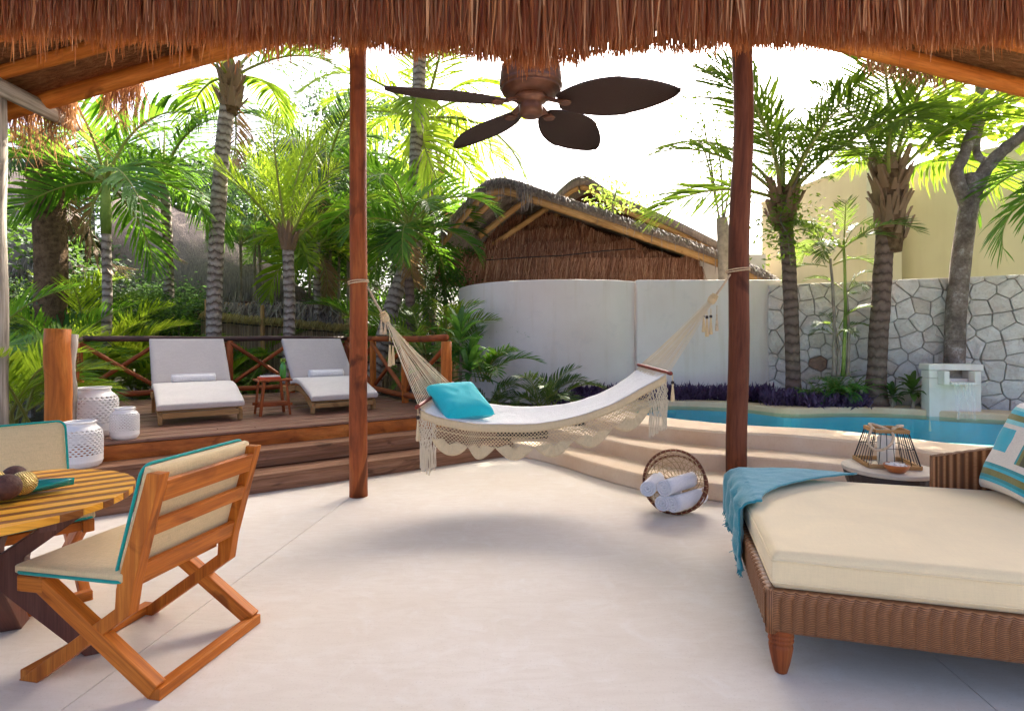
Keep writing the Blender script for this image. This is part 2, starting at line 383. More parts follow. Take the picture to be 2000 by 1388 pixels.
m_strand('straw',[(0,(.07,.018,.010)),(.25,(.17,.046,.018)),(.45,(.14,.075,.045)),(.62,(.27,.085,.028)),(.80,(.22,.125,.075)),(.90,(.42,.17,.06)),(1,(.62,.40,.24))],.35,(.72,.22,.05))
m_strand('straw_dry',[(0,(.20,.09,.04)),(.5,(.38,.20,.10)),(1,(.66,.46,.28))],.22,(.60,.32,.14))
m_strand('straw_red',[(0,(.12,.05,.03)),(.35,(.25,.11,.065)),(.7,(.38,.19,.115)),(1,(.56,.34,.22))],.15,(.5,.2,.1))
m_strand('straw_grey',[(0,(.12,.10,.10)),(.5,(.24,.20,.185)),(1,(.42,.36,.31))],.15,(.4,.3,.2))
m_strand('reed',[(0,(.16,.11,.06)),(.5,(.30,.22,.13)),(1,(.45,.35,.22))],.15,(.5,.35,.15))
m_strand('reedtop',[(0,(.20,.15,.05)),(.5,(.33,.25,.09)),(1,(.52,.42,.18))],.25,(.6,.45,.15))
m_strand('netting',[(0,(.30,.19,.09)),(.5,(.45,.31,.16)),(1,(.62,.47,.28))],.05)
m_thatch('thatch_grey',(.12,.095,.085),(.27,.215,.185),(.43,.36,.31))
m_thatch('thatch_under',(.08,.03,.014),(.28,.12,.05),(.50,.26,.12),(5,34,34))
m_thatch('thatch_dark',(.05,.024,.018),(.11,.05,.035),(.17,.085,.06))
# pool
m_plain('pooltile',(.02,.52,.80),.4,.2,2,.05)
t=NT('water'); c=t.coord('Object',(1,2.2,1)); f=t.noise(c,7,5,.6,.6)
fr=t.n('ShaderNodeFresnel'); fr.inputs[0].default_value=1.33; bn=t.bump(f,.22,.03); t.l(bn,fr.inputs[1])
tp=t.n('ShaderNodeBsdfTransparent'); tp.inputs[0].default_value=(.55,.90,.98,1); gl=t.n('ShaderNodeBsdfGlossy'); gl.inputs['Roughness'].default_value=.06; t.l(bn,gl.inputs['Normal'])
mx=t.n('ShaderNodeMixShader'); t.l(t.math('MULTIPLY',fr.outputs[0],.55),mx.inputs[0]); t.l(tp.outputs[0],mx.inputs[1]); t.l(gl.outputs[0],mx.inputs[2]); t.done(mx.outputs[0])
t=NT('fallwater'); c=t.coord('Object',(60,60,3)); f=t.noise(c,1,3,.6)
tp=t.n('ShaderNodeBsdfTransparent'); df=t.pbsdf((.85,.88,.9),.2); mx=t.n('ShaderNodeMixShader')
t.l(t.ramp(f,[(.45,(.04,.04,.04)),(.75,(.40,.40,.40))]),mx.inputs[0]); t.l(tp.outputs[0],mx.inputs[1]); t.l(df,mx.inputs[2]); t.done(mx.outputs[0])

# ================================================================== SETTING
def struct(o): o['kind']='structure'; return o
mb=MB(); mb.add([(-400,-60,-.03),(400,-60,-.03),(400,900,-.03),(-400,900,-.03)],[[0,1,2,3]]); struct(mb.build('ground','soil_far'))
# terrace floor in three poured panels with narrow joints
mb=MB(); mb.prism([(-4.25,-3.5),(6.3,-3.5),(6.3,7.2),(-4.25,7.2)],-.028,-.006)
floor=struct(mb.build('terrace_floor','joint'))
def jx(k,Y): return (-1.637+.0973*(Y-2.04)) if k==0 else (1.793+.0973*(Y-2.387))
g=.0025
for xa,xb in ((None,0),(0,1),(1,None)):
    def X_(k,Y,d,s): return d if k is None else jx(k,Y)+s*g
    poly=[(X_(xa,-3.48,-4.24,1),-3.48),(X_(xb,-3.48,6.29,-1),-3.48),(X_(xb,7.19,6.29,-1),7.19),(X_(xa,7.19,-4.24,1),7.19)]
    mb=MB(); mb.prism(poly,-.005,0); mb.build('floor_panel','concrete',floor)

# ---------------- wooden deck with steps (local frame: x along the front, y to the back)
DO=V((-1.705,6.01,0)); DA=radians(35.3); DH=.47
DM=Matrix.Translation(DO)@Matrix.Rotation(DA,4,'Z')
deck=thing('wooden_deck','raised brown plank deck with two long wooden steps','deck',DO,DA,world=False)
y=-.035; k=0
while y<3.62:
    w=.098+R.uniform(-.004,.004); z=DH+R.uniform(-.003,.003)
    cut=R.uniform(-1.6,.6)
    for a,b in ((-2.62,cut-.002),(cut+.002,1.27)):
        mb=MB(); mb.bar((a,y+w/2,z-.0125),(b+R.uniform(-.004,.004),y+w/2,z-.0125),w,.025); mb.build('plank','deckwood',deck,bevel=.003)
    y+=w+.006
mb=MB(); mb.box((-.675,1.8,.21),(3.8,3.5,.42)); mb.build('substructure','log_dark',deck)
def liveboard(name,mat,x0,x1,yy,z0,z1,th,amp,seed):
    n=40; P=[];F_=[];U=[]
    for i in range(n+1):
        x=lerp(x0,x1,i/n); zb=z0+amp*noise.noise(V((x*1.6,seed,0)))+amp*.5*noise.noise(V((x*5,seed,4)))
        yo=.008*noise.noise(V((x*2,seed,9)))
        P+=[(x,yy+yo,zb),(x,yy+yo-.006,(zb+z1)/2),(x,yy+yo,z1),(x,yy+th,z1),(x,yy+th,zb)]
    for i in range(n):
        for q in range(5):
            a=i*5+q;b=i*5+(q+1)%5; F_.append([a,a+5,b+5,b][::-1])
            xa,xb=lerp(x0,x1,i/n),lerp(x0,x1,(i+1)/n); va,vb=seed+q*.06,seed+q*.06+.06
            U.append([(xa,va),(xb,va),(xb,vb),(xa,vb)][::-1])
    F_.append([0,1,2,3,4]);U.append([(0,0)]*5); F_.append([n*5+q for q in (4,3,2,1,0)]);U.append([(0,0)]*5)
    m_=MB(); m_.add(P,F_,U); return m_.build(name,mat,deck,smooth=False)
liveboard('fascia_board','fascia',-2.63,1.27,-.045,.275,.44,.05,.022,3.1)
for zt,y0,ms in ((.313,-.33,'stepwood'),(.157,-.64,'stepwood')):
    for j in range(3):
        mb=MB(); mb.bar((-2.66,y0+.055+j*.107,zt-.016+R.uniform(-.002,.002)),(1.66,y0+.055+j*.107,zt-.016),.104,.032); mb.build('step_tread',ms,deck,bevel=.004)
    liveboard('step_riser','stepwood',-2.64,1.64,y0+.02,zt-.155 if zt<.2 else zt-.15,zt-.034,.035,.004 if zt>.2 else .0,5.7+zt)
def log(a,b,r0,r1=None,n=10,seg=8,wob=.012):
    a=V(a);b=V(b);r1=r0 if r1 is None else r1; s=R.random()*100
    d=(b-a).normalized(); sd=d.orthogonal().normalized(); up=d.cross(sd); P=[];rad=[]
    for i in range(seg+1):
        t=i/seg; P.append(a.lerp(b,t)+sd*wob*noise.noise(V((s+t*3,0,0)))+up*wob*noise.noise(V((s+t*3,9,0))))
        rad.append(lerp(r0,r1,t)*(1+.07*noise.noise(V((s+t*6,4,0)))))
    m_=MB(); m_.tube(P,rad,n); return m_
# log railing round the deck
rail=thing('log_railing','rustic log railing with crossed braces round the raised deck','railing',DO,DA,world=False)
RH=1.31
log((-2.45,.06,.05),(-2.45,.06,1.425),.098,.09,14,10,.014).build('corner_post','log_orange',rail,smooth=True)
log((-2.40,.30,.47),(-2.38,.28,1.38),.06,.05,10,10,.03).build('post','log_grey',rail,smooth=True)
cor=[(-2.45,.06),(-2.45,3.55),(1.17,3.55),(1.17,.06)]
def railrun(a,b,n,mat,first,last):
    a=V((*a,0));b=V((*b,0))
    for i in range(n+1):
        p=a.lerp(b,i/n)
        if (i==0 and not first) or (i==n and not last): continue
        log(p+V((0,0,.05)),p+V((0,0,RH)),.05,.048,10,6).build('post','log_red' if mat=='rail_dark' else 'log_orange',rail,smooth=True)
    log(a+V((0,0,RH+.03)),b+V((0,0,RH+.03)),.042,.04,10,14,.02).build('top_rail',mat,rail,smooth=True)
    log(a+V((0,0,DH+.11)),b+V((0,0,DH+.11)),.04,.037,10,14,.02).build('bottom_rail','log_red' if mat!='log_dark' else 'log_dark',rail,smooth=True)
    for i in range(n):
        p=a.lerp(b,i/n);q=a.lerp(b,(i+1)/n); off=(b-a).normalized().cross(V((0,0,1)))*.022
        log(p+V((0,0,RH-.03))+off,q+V((0,0,DH+.16))+off,.03,.028,8,5).build('brace','log_red',rail,smooth=True)
        log(p+V((0,0,DH+.16))-off,q+V((0,0,RH-.03))-off,.03,.028,8,5).build('brace','log_red',rail,smooth=True)
railrun(cor[0],cor[1],3,'rail_dark',False,True); railrun(cor[1],cor[2],4,'rail_dark',False,True); railrun(cor[3],cor[2],3,'log_red',False,False)
log((1.17,.06,.05),(1.17,.06,RH+.0),.068,.064,12,8).build('corner_post','log_orange',rail,smooth=True)

# ---------------- pool with curved steps
def curve2(P,n=6): return [(p.x,p.y) for p in catmull([(a,b,0) for a,b in P],n)]
s1=curve2([(-.02,6.75),(.02,6.46),(.273,6.22),(.574,5.82),(.80,5.44),(1.147,4.98),(1.63,4.68),(1.95,4.52),(2.5,4.24),(3.3,3.85),(4.6,3.35)])
s2=curve2([(.42,6.75),(.55,6.42),(.78,6.08),(1.02,5.80),(1.25,5.48),(1.568,5.18),(1.957,5.06),(2.3,4.93),(2.78,4.66),(3.35,4.22),(4.7,3.6)])
steps=thing('pool_steps','curved sand plaster steps leading up to the plunge pool','steps',(1.5,5.2,0))
mb=MB(); mb.prism(s1+[(6.5,3.4),(6.5,4.6),(1.6,6.9)],0.0,.15); mb.build('step','sandplaster',steps,bevel=.018)
mb=MB(); mb.prism(s2+[(6.5,3.65),(6.5,4.7),(1.6,6.95)],0.0,.30); mb.build('step','sandplaster',steps,bevel=.018)
ro_=[(.86,7.0),(.93,6.5),(1.105,6.15),(1.294,5.95),(1.537,5.78),(1.81,5.55),(2.09,5.41),(2.5,5.28),(2.86,5.06),(3.056,4.88),(3.25,4.56),(3.5,4.32),(4.2,3.98),(5.2,3.78),(6.4,4.2),(7.0,5.2),(6.9,6.3),(6.25,7.0),(5.45,7.38),(5.05,7.58),(4.35,7.58),(3.68,7.50),(3.40,7.85),(3.05,8.1),(2.2,8.3),(1.35,8.05)]
ri_=[(1.42,7.05),(1.52,6.75),(1.765,6.42),(1.88,6.28),(2.02,6.15),(2.15,6.03),(2.29,5.93),(2.55,5.79),(2.95,5.66),(3.2,5.50),(3.48,5.22),(3.66,4.97),(3.94,4.71),(4.5,4.46),(5.3,4.38),(6.0,4.7),(6.45,5.4),(6.4,6.05),(5.98,6.58),(5.45,6.86),(5.0,7.20),(4.3,7.32),(3.56,7.22),(3.28,7.58),(3.0,7.85),(2.12,8.04)]
ro=curve2(ro_+[ro_[0]],5)[:-1]; ri=curve2(ri_+[ri_[0]],5)[:-1]
pool=thing('plunge_pool','raised curved plunge pool with sand plaster rim','pool',(3.5,6,0))
n=len(ro); P=[];Z=.45
for i in range(n):
    P+=[(*ro[i],0.0),(*ro[i],Z-.02),(lerp(ro[i][0],ri[i][0],.05),lerp(ro[i][1],ri[i][1],.05),Z),(lerp(ro[i][0],ri[i][0],.95),lerp(ro[i][1],ri[i][1],.95),Z),(*ri[i],Z-.02),(*ri[i],-.75)]
F_=[]
for i in range(n):
    j=(i+1)%n
    for q in range(5): F_.append([i*6+q,j*6+q,j*6+q+1,i*6+q+1])
mb=MB(); mb.add(P,F_); mb.build('rim','sandplaster',pool)
mb=MB(); mb.add([(a,b,-.74) for a,b in ri]+[(V((3.8,6,0)).lerp(V((a,b,0)),.97).x,V((3.8,6,0)).lerp(V((a,b,0)),.97).y,Z-.12) for a,b in ri],[list(range(n))]+[[i,(i+1)%n,n+(i+1)%n,n+i] for i in range(n)]); mb.build('basin','pooltile',pool)
mb=MB(); mb.add([(*p,Z-.075) for p in ri],[list(range(n))]); o=mb.build('water','water'); struct(o)

# planting beds
beds=MB(); beds.prism([(-1.9,7.15),(-.85,6.62),(-.2,6.78),(.3,6.72),(.8,6.75),(1.1,7.0),(1.15,7.4),(1.5,8.1),(2.3,8.42),(2.3,9.2),(-.6,10.2),(-3.6,11),(-3.0,9.9)],-.02,.36); struct(beds.build('garden_bed','soil'))
beds=MB(); beds.prism([(2.0,8.28),(3.05,8.0),(3.42,7.78),(3.70,7.46),(4.35,7.52),(5.05,7.52),(5.5,7.32),(6.3,6.9),(8.2,5.6),(8.6,7.0),(4.4,9.0),(2.0,9.0)],-.02,.41); struct(beds.build('pool_side_bed','soil'))

# ---------------- white garden wall: curved bay and straight run
wt=2.226
def wallstrip(pts,th,name,label,z0=-.02,z1=wt):
    P=[V((*p,0)) for p in pts]; m_=MB(); n=len(P); L=[];Rr=[]
    for i in range(n):
        d=(P[min(i+1,n-1)]-P[max(i-1,0)]).normalized(); nn=V((-d.y,d.x,0)); L.append(P[i]); Rr.append(P[i]+nn*th)
    pts_=[];
    for i in range(n):
        for q in (L[i],Rr[i]): pts_+=[(q.x,q.y,z0),(q.x,q.y,z1)]
    F_=[]
    for i in range(n-1):
        a=i*4;b=a+4
        F_+=[[a,b,b+1,a+1],[a+1,b+1,b+3,a+3],[a+3,b+3,b+2,a+2],[a+2,b+2,b,a]]
    F_+=[[0,1,3,2],[(n-1)*4+q for q in (0,2,3,1)]]
    m_.add(pts_,F_); o=m_.build(name,'whiteplaster',None,bevel=.015); return o
cw=curve2([(-.95,10.0),(-.83,9.63),(-.62,9.2),(-.2,8.74),(.38,8.47),(1.0,8.42),(1.5,8.50),(1.905,8.70)],8)
tag(wallstrip(cw,.2,'garden_wall','x'),'curved grey-white plaster wall bay behind the low palms','wall',kind='thing')
tag(wallstrip([(1.905,8.60),(3.0,8.60),(4.22,8.60)],.2,'garden_wall','x',z1=wt+.012),'straight white plaster wall panel behind the purple plants','wall',kind='thing')

# ---------------- dry stone-faced wall
S0=V((3.9,8.567,0)); S1=V((7.6,6.42,0)); sd=(S1-S0).normalized(); SL=(S1-S0).length; sn=V((sd.y,-sd.x,0))
swall=thing('stone_wall','pale irregular limestone wall behind the pool and palms','wall',(*((S0+S1)/2).xy,.4))
zb,ztp=.36,2.15
mb=MB(); a=S0-sn*.16;b=S1-sn*.16; mb.bar(V((a.x,a.y,(zb+ztp)/2)),V((b.x,b.y,(zb+ztp)/2)),.24,ztp-zb); mb.build('mortar_core','mortar',swall)
rs=random.Random(5); seeds=[]
for i in range(4000):
    p=(rs.uniform(-.2,SL+.2),rs.uniform(zb-.2,ztp+.2))
    if all((p[0]-q[0])**2+((p[1]-q[1])*1.12)**2>(.135+.14*((i*7919)%100)/100)**2 for q in seeds): seeds.append(p)
def clip(poly,mx,my,nx,ny):
    out=[]
    for i in range(len(poly)):
        a=poly[i];b=poly[(i+1)%len(poly)]
        da=(a[0]-mx)*nx+(a[1]-my)*ny; db=(b[0]-mx)*nx+(b[1]-my)*ny
        if da<=0: out.append(a)
        if da*db<0: t=da/(da-db); out.append((lerp(a[0],b[0],t),lerp(a[1],b[1],t)))
    return out
for i,s in enumerate(seeds):
    poly=[(0,zb),(SL,zb),(SL,ztp),(0,ztp)]
    for j,q in enumerate(seeds):
        if i==j: continue
        dx,dy=q[0]-s[0],q[1]-s[1]; L=sqrt(dx*dx+dy*dy)
        if L<1.3: poly=clip(poly,(s[0]+q[0])/2-dx/L*.0038,(s[1]+q[1])/2-dy/L*.0038,dx/L,dy/L)
        if len(poly)<3: break
    if len(poly)<3: continue
    # subdivide and roughen outline
    pp=[]
    for a_,b_ in zip(poly,poly[1:]+poly[:1]):
        L=sqrt((a_[0]-b_[0])**2+(a_[1]-b_[1])**2)
        if L<.02: continue
        k=max(1,int(L/.07))
        for q in range(k):
            t=q/k; x,z=lerp(a_[0],b_[0],t),lerp(a_[1],b_[1],t)
            if zb<z<ztp-.001: x+=.007*noise.noise(V((x*14,z*14,2)));z+=.007*noise.noise(V((x*14,z*14,7)))
            pp.append((x,z))
    n=len(pp)
    if n<3: continue
    cx=sum(p[0] for p in pp)/n; cz=sum(p[1] for p in pp)/n; dep=rs.uniform(.0,.03)
    def S(x,z,d): q=S0+sd*x+sn*d; return (q.x,q.y,z)
    P=[S(x,z,-.06) for x,z in pp]+[S(x,z,-.012+dep) for x,z in pp]+[S(lerp(x,cx,.04),lerp(z,cz,.04),dep+.006) for x,z in pp]+[S(lerp(x,cx,.5),lerp(z,cz,.5),dep+.016+.016*noise.noise(V((x*6,z*6,1)))) for x,z in pp]+[S(cx,cz,dep+.018+.014*noise.noise(V((cx*6,cz*6,1))))]
    F_=[]
    for k in range(n):
        k2=(k+1)%n
        for l_ in range(3): F_.append([l_*n+k,l_*n+k2,(l_+1)*n+k2,(l_+1)*n+k])
        F_.append([3*n+k,3*n+k2,4*n])
    mb=MB(); mb.add(P,F_); mb.build('stone','stone_rust' if rs.random()<.02 else 'stone',swall,smooth=False)

# ---------------- yellow building behind
yb=thing('yellow_building','pale yellow plastered building rising behind the stone wall','building',(7.3,10.5,0))
mb=MB(); mb.prism([(6.1,13.75),(6.58,10.45),(7.3,10.55),(7.3,13.75)],0,4.6); mb.build('wall','yellowplaster',yb)
mb=MB(); mb.prism([(7.302,11.1),(7.45,11.0),(9.6,6.9),(12,7.6),(10,13.7),(7.302,13.7)],0,4.59); mb.build('wall','yellowplaster',yb)
mb=MB(); mb.prism([(6.08,13.77),(6.56,10.41),(7.298,10.51),(7.298,13.77)],4.603,4.66); mb.build('coping','yellowplaster',yb)

# ---------------- thatch helper: hanging strands
def strands(m_,fn,count,L0,L1,w,spread=.05,lean=(0,0,-1),curl=.04):
    for i in range(count):
        p=V(fn(R.random())); L=R.uniform(L0,L1); d=V(lean).normalized()+V((R.gauss(0,spread),R.gauss(0,spread),R.gauss(0,spread*.4))); d.normalize()
        sd_=V((R.uniform(.5,1),R.uniform(-.5,.5),0)).normalized(); ww=w*R.uniform(.5,1.3)
        bend=V((R.gauss(0,curl),R.gauss(0,curl),0))*L
        a=p;b=p+d*L*.55;c=p+d*L+bend
        m_.add([a-sd_*ww/2,a+sd_*ww/2,b-sd_*ww*.45,b+sd_*ww*.45,c-sd_*ww*.12,c+sd_*ww*.12],[[0,1,3,2],[2,3,5,4]])
    return m_
# ---------------- near eave above the camera
eave=thing('thatched_eave','shaggy brown thatch eave hanging across the top of the view','thatch',(0,1.9,2.4))
def droop(x):                              # bottom line of the fringe
    X=[-2.7,-1.75,-1.1,-.52,-.06,.07,.30,.7,1.75,2.7]; Zp=[62,66,80,92,110,134,106,92,84,80]
    for i in range(9):
        if x<=X[i+1] or i==8:
            t=(x-X[i])/(X[i+1]-X[i]); return EYE+(660-lerp(Zp[i],Zp[i+1],t))/F*1.9
def zig(x): return droop(x)+.016*noise.noise(V((x*7,0,0)))+.014*noise.noise(V((x*31,5,0)))
mb=MB()
for row,(dy,up) in enumerate(((.0,.0),(.04,.015),(.08,.03),(.13,.05),(-.05,.012))):
    for i in range(3600):
        x=R.uniform(-2.75,2.75); zb_=zig(x)+up+R.uniform(-.012,.03)-(R.random()<.08)*R.uniform(0,.05 if x>-.6 else .10); L=R.uniform(.22,.40)
        w=R.uniform(.0025,.0075); lx=R.gauss(0,.018); y_=1.9+dy+R.uniform(-.02,.02); s_=R.uniform(-.35,.35); ly=R.uniform(-.03,.01)
        P=[(x-w/2,y_+ly+s_*w,zb_+L),(x+w/2,y_+ly-s_*w,zb_+L),(x+lx*.5-w*.5,y_+s_*w,zb_+L*.4),(x+lx*.5+w*.5,y_-s_*w,zb_+L*.4),(x+lx-w*.15,y_,zb_),(x+lx+w*.15,y_,zb_)]
        mb.add(P,[[0,1,3,2],[2,3,5,4]])
o=mb.build('thatch_fringe','straw',eave); o['kind']='stuff'
mb=MB(); mb.grid(lambda u,v: V((lerp(-2.9,2.9,u), lerp(1.84,1.1,v)+.02*noise.noise(V((u*60,v*6,0))), max(zig(lerp(-2.9,2.9,u))+.12,2.475)+v*.6+.02*noise.noise(V((u*80,v*9,3))))),160,10)
mb.grid(lambda u,v: V((lerp(-2.9,2.9,u), lerp(2.02,1.1,v), max(zig(lerp(-2.9,2.9,u))+.17,2.53)+v*.65)),80,4)
mb.build('thatch_layer','thatch_under',eave)

# ---------------- open gable palapa over the terrace
palapa=thing('terrace_palapa','thatched gable roof on log rafters over the open terrace','roof',(0,4.5,0))
PK=V((.07,5.6,4.98))
def roofz(x): return PK.z-(.28*(PK.x-x) if x<PK.x else .236*(x-PK.x))
for i,yy in enumerate((5.5,5.05,4.6,4.1,3.6,3.1,2.6)):
    for s in (-1,1):
        xe=PK.x+s*5.6; zz=-.02 if i==0 else .05
        log((PK.x+s*.06,yy,PK.z+zz),(xe,yy,roofz(xe)+zz),.085 if i==0 else .065,.08 if i==0 else .06,10,10,.02).build('rafter','log_orange',palapa,smooth=True)
for s in (-1,1):
    mb=MB(); mb.grid(lambda u,v: V((PK.x+s*5.75*u,lerp(2.3,5.62,v),roofz(PK.x+s*5.75*u)+.12+.012*noise.noise(V((u*20,v*20,s))))),40,24)
    mb.grid(lambda u,v: V((PK.x+s*5.8*u,lerp(2.3,5.66,v),roofz(PK.x+s*5.8*u)+.32)),20,12)
    mb.build('thatch_slope','thatch_under',palapa)
    def edge(t): x=PK.x+s*5.7*t; return (x,5.62+R.uniform(-.05,.05),roofz(x)+R.uniform(.1,.25))
    mb=MB(); strands(mb,edge,1400,.08,.20,.012,.12,(0,.5,-.45)); o=mb.build('thatch_edge','straw',palapa); o['kind']='stuff'
log((PK.x,2.3,PK.z-.02),(PK.x,5.7,PK.z-.02),.08,.08,12,8).build('ridge_beam','log_orange',palapa,smooth=True)
mb=log((-4.62,1.5,3.62),(-4.60,5.95,3.60),.085,.075,12,8,.02); mb.build('eave_beam','log_grey',palapa,smooth=True)
# loose thatch bunches hanging off the left rake, one off the right
for (x0,x1,y0,n_,L0,L1) in ((25,150,222,230,.12,.66),(205,275,178,150,.10,.50),(1690,1850,118,160,.08,.20)):
    def fb(t,x0=x0,x1=x1,y0=y0):
        x=lerp(x0,x1,t); p=W(x,y0-(x-x0)*.25 if x<1000 else y0+(x-x0)*.22,5.72); return (p.x,p.y+R.uniform(-.05,.05),p.z+R.uniform(-.02,.06))
    mb=MB(); strands(mb,fb,n_,L0,L1,.012,.16,(0,0,-1),.25); o=mb.build('loose_thatch','straw_dry',palapa); o['kind']='stuff'
# posts
def post(base,top,r0,r1,label,mat,name='log_post'):
    o=thing(name,label,'post',base); m_=log(base,top,r0,r1,16,14,.035)
    m_.build('trunk',mat,o,smooth=True); return o
lp=G(700,968); post((lp.x,lp.y,0),(lp.x-.005,lp.y,4.55),.078,.068,'reddish log post holding the pillow end of the hammock','log_red')
rp=G(1441,930,.15); post((rp.x,rp.y,.15),(rp.x+.035,rp.y,4.45),.088,.082,'dark reddish log post on the pool step holding the hammock','log_dark')
post((-4.69,5.12,-.03),(-4.69,5.12,3.55),.09,.08,'weathered grey log post at the left garden edge','log_grey')

# ---------------- villa palapa behind the white wall
villa=thing('thatched_villa','thatched villa with curved roof verge and orange rafters behind the white wall','building',(2,11,0))
YV=10.3
rk=[W(x,y,YV+dy) for x,y,dy in ((862,452,-.2),(905,398,-.1),(940,362,0),(968,350,0),(1000,352,0),(1060,372,0),(1150,402,.1),(1260,440,.2),(1380,482,.3),(1478,522,.4),(1520,548,.5))]
rk=catmull(rk,5); bk=V((1.9,4.2,.1))
m_=MB(); n=len(rk); P=[]
th=[.10+.03*noise.noise(V((i*.7,0,0))) for i in range(n)]
for i,p in enumerate(rk): P+=[tuple(p-V((0,0,th[i]))),tuple(p+V((0,-.05,0))),tuple(p+V((0,.12,.05))),tuple(p+bk*.5+V((0,0,.02))),tuple(p+bk),tuple(p+bk*.5+V((0,0,-.22))),tuple(p+V((0,.1,-.2)))]
F_=[]
for i in range(n-1):
    for q in range(7): F_.append([i*7+q,(i+1)*7+q,(i+1)*7+(q+1)%7,i*7+(q+1)%7])
m_.add(P,F_); m_.build('thatch_roof','thatch_grey',villa,smooth=True)
m_=MB()
def ve(t):
    i=t*(n-1); a=int(min(i,n-2)); p=rk[a].lerp(rk[a+1],i-a); return p+V((0,-.05+R.uniform(-.03,.1),R.uniform(-.08,.03)))
strands(m_,ve,2600,.06,.16,.012,.25,(0,-.5,-.5)); strands(m_,ve,130,.15,.4,.012,.06)
strands(m_,lambda t: ve(.42+.05*t),50,.25,.5,.013,.05)
o=m_.build('verge_thatch','straw_grey',villa); o['kind']='stuff'
m_=MB(); m_.tube([p+V((0,.10,-.20)) for p in rk[18:]],.075,8); m_.build('verge_beam','log_tan',villa,smooth=True)
m_=MB(); m_.tube([p+V((0,.10,-.20)) for p in rk[:19]],.06,8); m_.build('verge_beam','log_tan',villa,smooth=True)
for (a,b,dy) in (((990,372),(908,438),.55),((1032,386),(936,462),.95),((1072,404),(962,478),1.35),((1100,412),(1010,468),1.8)):
    log(W(*a,YV+dy),W(*b,YV+dy-.35),.06,.06,8,6).build('rafter','log_tan',villa,smooth=True)
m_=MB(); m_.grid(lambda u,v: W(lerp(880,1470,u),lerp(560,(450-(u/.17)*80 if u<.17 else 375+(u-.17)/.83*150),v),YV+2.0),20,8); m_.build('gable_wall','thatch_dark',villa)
m_=MB()
def vt(t,y0,Y): x=lerp(868,1372,t); p=W(x,max(y0,352+.354*(x-1000)+48)+14*noise.noise(V((x*.02,1,0))),Y); return (p.x,p.y+R.uniform(-.06,.06),p.z+R.uniform(-.12,.12))
for y0,Y,c in ((425,11.75,3000),(455,11.5,3600),(482,11.3,4200),(500,11.15,4200)): strands(m_,lambda t: vt(t,y0,Y),c,.35,.62,.012,.12,(-.12,-.25,-1))
for q in range(4200):
    x=R.uniform(860,1365); p=W(x,508+R.uniform(-6,10)-(max(0,x-1330)*.5),11.0); strands(m_,lambda t: p,1,.4,.6,.012,.12,(-.16,-.2,-1))
o=m_.build('thatch_skirt','straw_red',villa); o['kind']='stuff'
m_=MB(); m_.tube([W(x,y,10.85) for x,y in ((950,508),(1040,502),(1100,499),(1180,490),(1240,486))],.010,5); m_.build('skirt_rope','wire',villa)
m_=MB(); a=W(1345,500,11.4); m_.bar(W(1345,560,11.4),W(1345,500,11.4),.25,.25,(0,1,0)); m_.bar(W(1420,560,11.6),W(1420,498,11.6),1.5,.2,(0,1,0)); m_.build('wall','whiteplaster',villa)
# second, smaller peak further back
v2=thing('thatched_roof','small dark thatched gable peak showing above the villa roof','roof',(2.2,14.5,0)); YY=14.5
r2=catmull([W(x,y,YY) for x,y in ((1085,378),(1110,355),(1130,345),(1150,346),(1200,378),(1260,405),(1320,430),(1400,470))],4); n2=len(r2)
P=[];
for p in r2: P+=[tuple(p+V((0,0,-.22))),tuple(p),tuple(p+V((1.6,4,0))),tuple(p+V((1.6,4,-.3)))]
F_=[[i*4+q,(i+1)*4+q,(i+1)*4+(q+1)%4,i*4+(q+1)%4] for i in range(n2-1) for q in range(4)]
m_=MB(); m_.add(P,F_); m_.build('thatch_roof','thatch_grey',v2,smooth=True)
m_=MB(); m_.tube([p+V((0,.1,-.28)) for p in r2[:9]],.07,8); m_.build('verge_beam','log_tan',v2)
m_=MB(); m_.tube([p+V((0,.1,-.28)) for p in r2[9:]],.07,8); m_.build('verge_beam','log_tan',v2)
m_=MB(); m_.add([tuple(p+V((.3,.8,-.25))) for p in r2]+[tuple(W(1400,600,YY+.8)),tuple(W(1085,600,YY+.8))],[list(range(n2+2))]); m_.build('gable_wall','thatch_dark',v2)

# ---------------- long low thatched roofs in the garden on the left
def hutroof(label,pk,eave_,depth,loc):
    o=thing('thatched_hut',label,'hut',loc); P=[V(p) for p in pk]; E=[V(p) for p in eave_]
    m_=MB(); n=len(P); k=14
    m_.grid(lambda u,v: (lambda a,b: a.lerp(b,v)+V((0,-.35*sin(pi*v),.10*noise.noise(V((u*14,v*9,0)))+.16*sin(pi*v))))(cat(P,u),cat(E,u)),40,k)
    m_.grid(lambda u,v: (lambda a,b: a.lerp(b,v))(cat(P,u),cat(P,u)+V((0,depth,-depth*.7))),40,4)
    m_.build('thatch_roof','thatch_grey',o,smooth=True)
    m2=MB(); strands(m2,lambda t: cat(E,t)+V((0,R.uniform(-.1,.3),R.uniform(-.05,.2))),1600,.15,.35,.025,.12,(0,-.25,-1)); q=m2.build('eave_thatch','straw_grey',o); q['kind']='stuff'
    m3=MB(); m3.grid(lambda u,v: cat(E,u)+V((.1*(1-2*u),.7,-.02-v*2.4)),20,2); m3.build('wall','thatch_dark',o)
    return o
def cat(P,u):
    i=u*(len(P)-1); a=int(min(i,len(P)-2)); return P[a].lerp(P[a+1],i-a)
hutroof('large grey thatched hut roof sloping down behind the striped palm trunk',catmull([W(225,372,15.5),W(300,388,15.2),(W(380,425,14.8)),W(455,468,14.4),W(530,518,14),W(600,575,13.6)],4),catmull([W(225,560,13.6),W(300,570,13.5),W(380,578,13.4),W(455,585,13.3),W(530,592,13.3),W(612,592,13.3)],4),4,(-8,14,0))
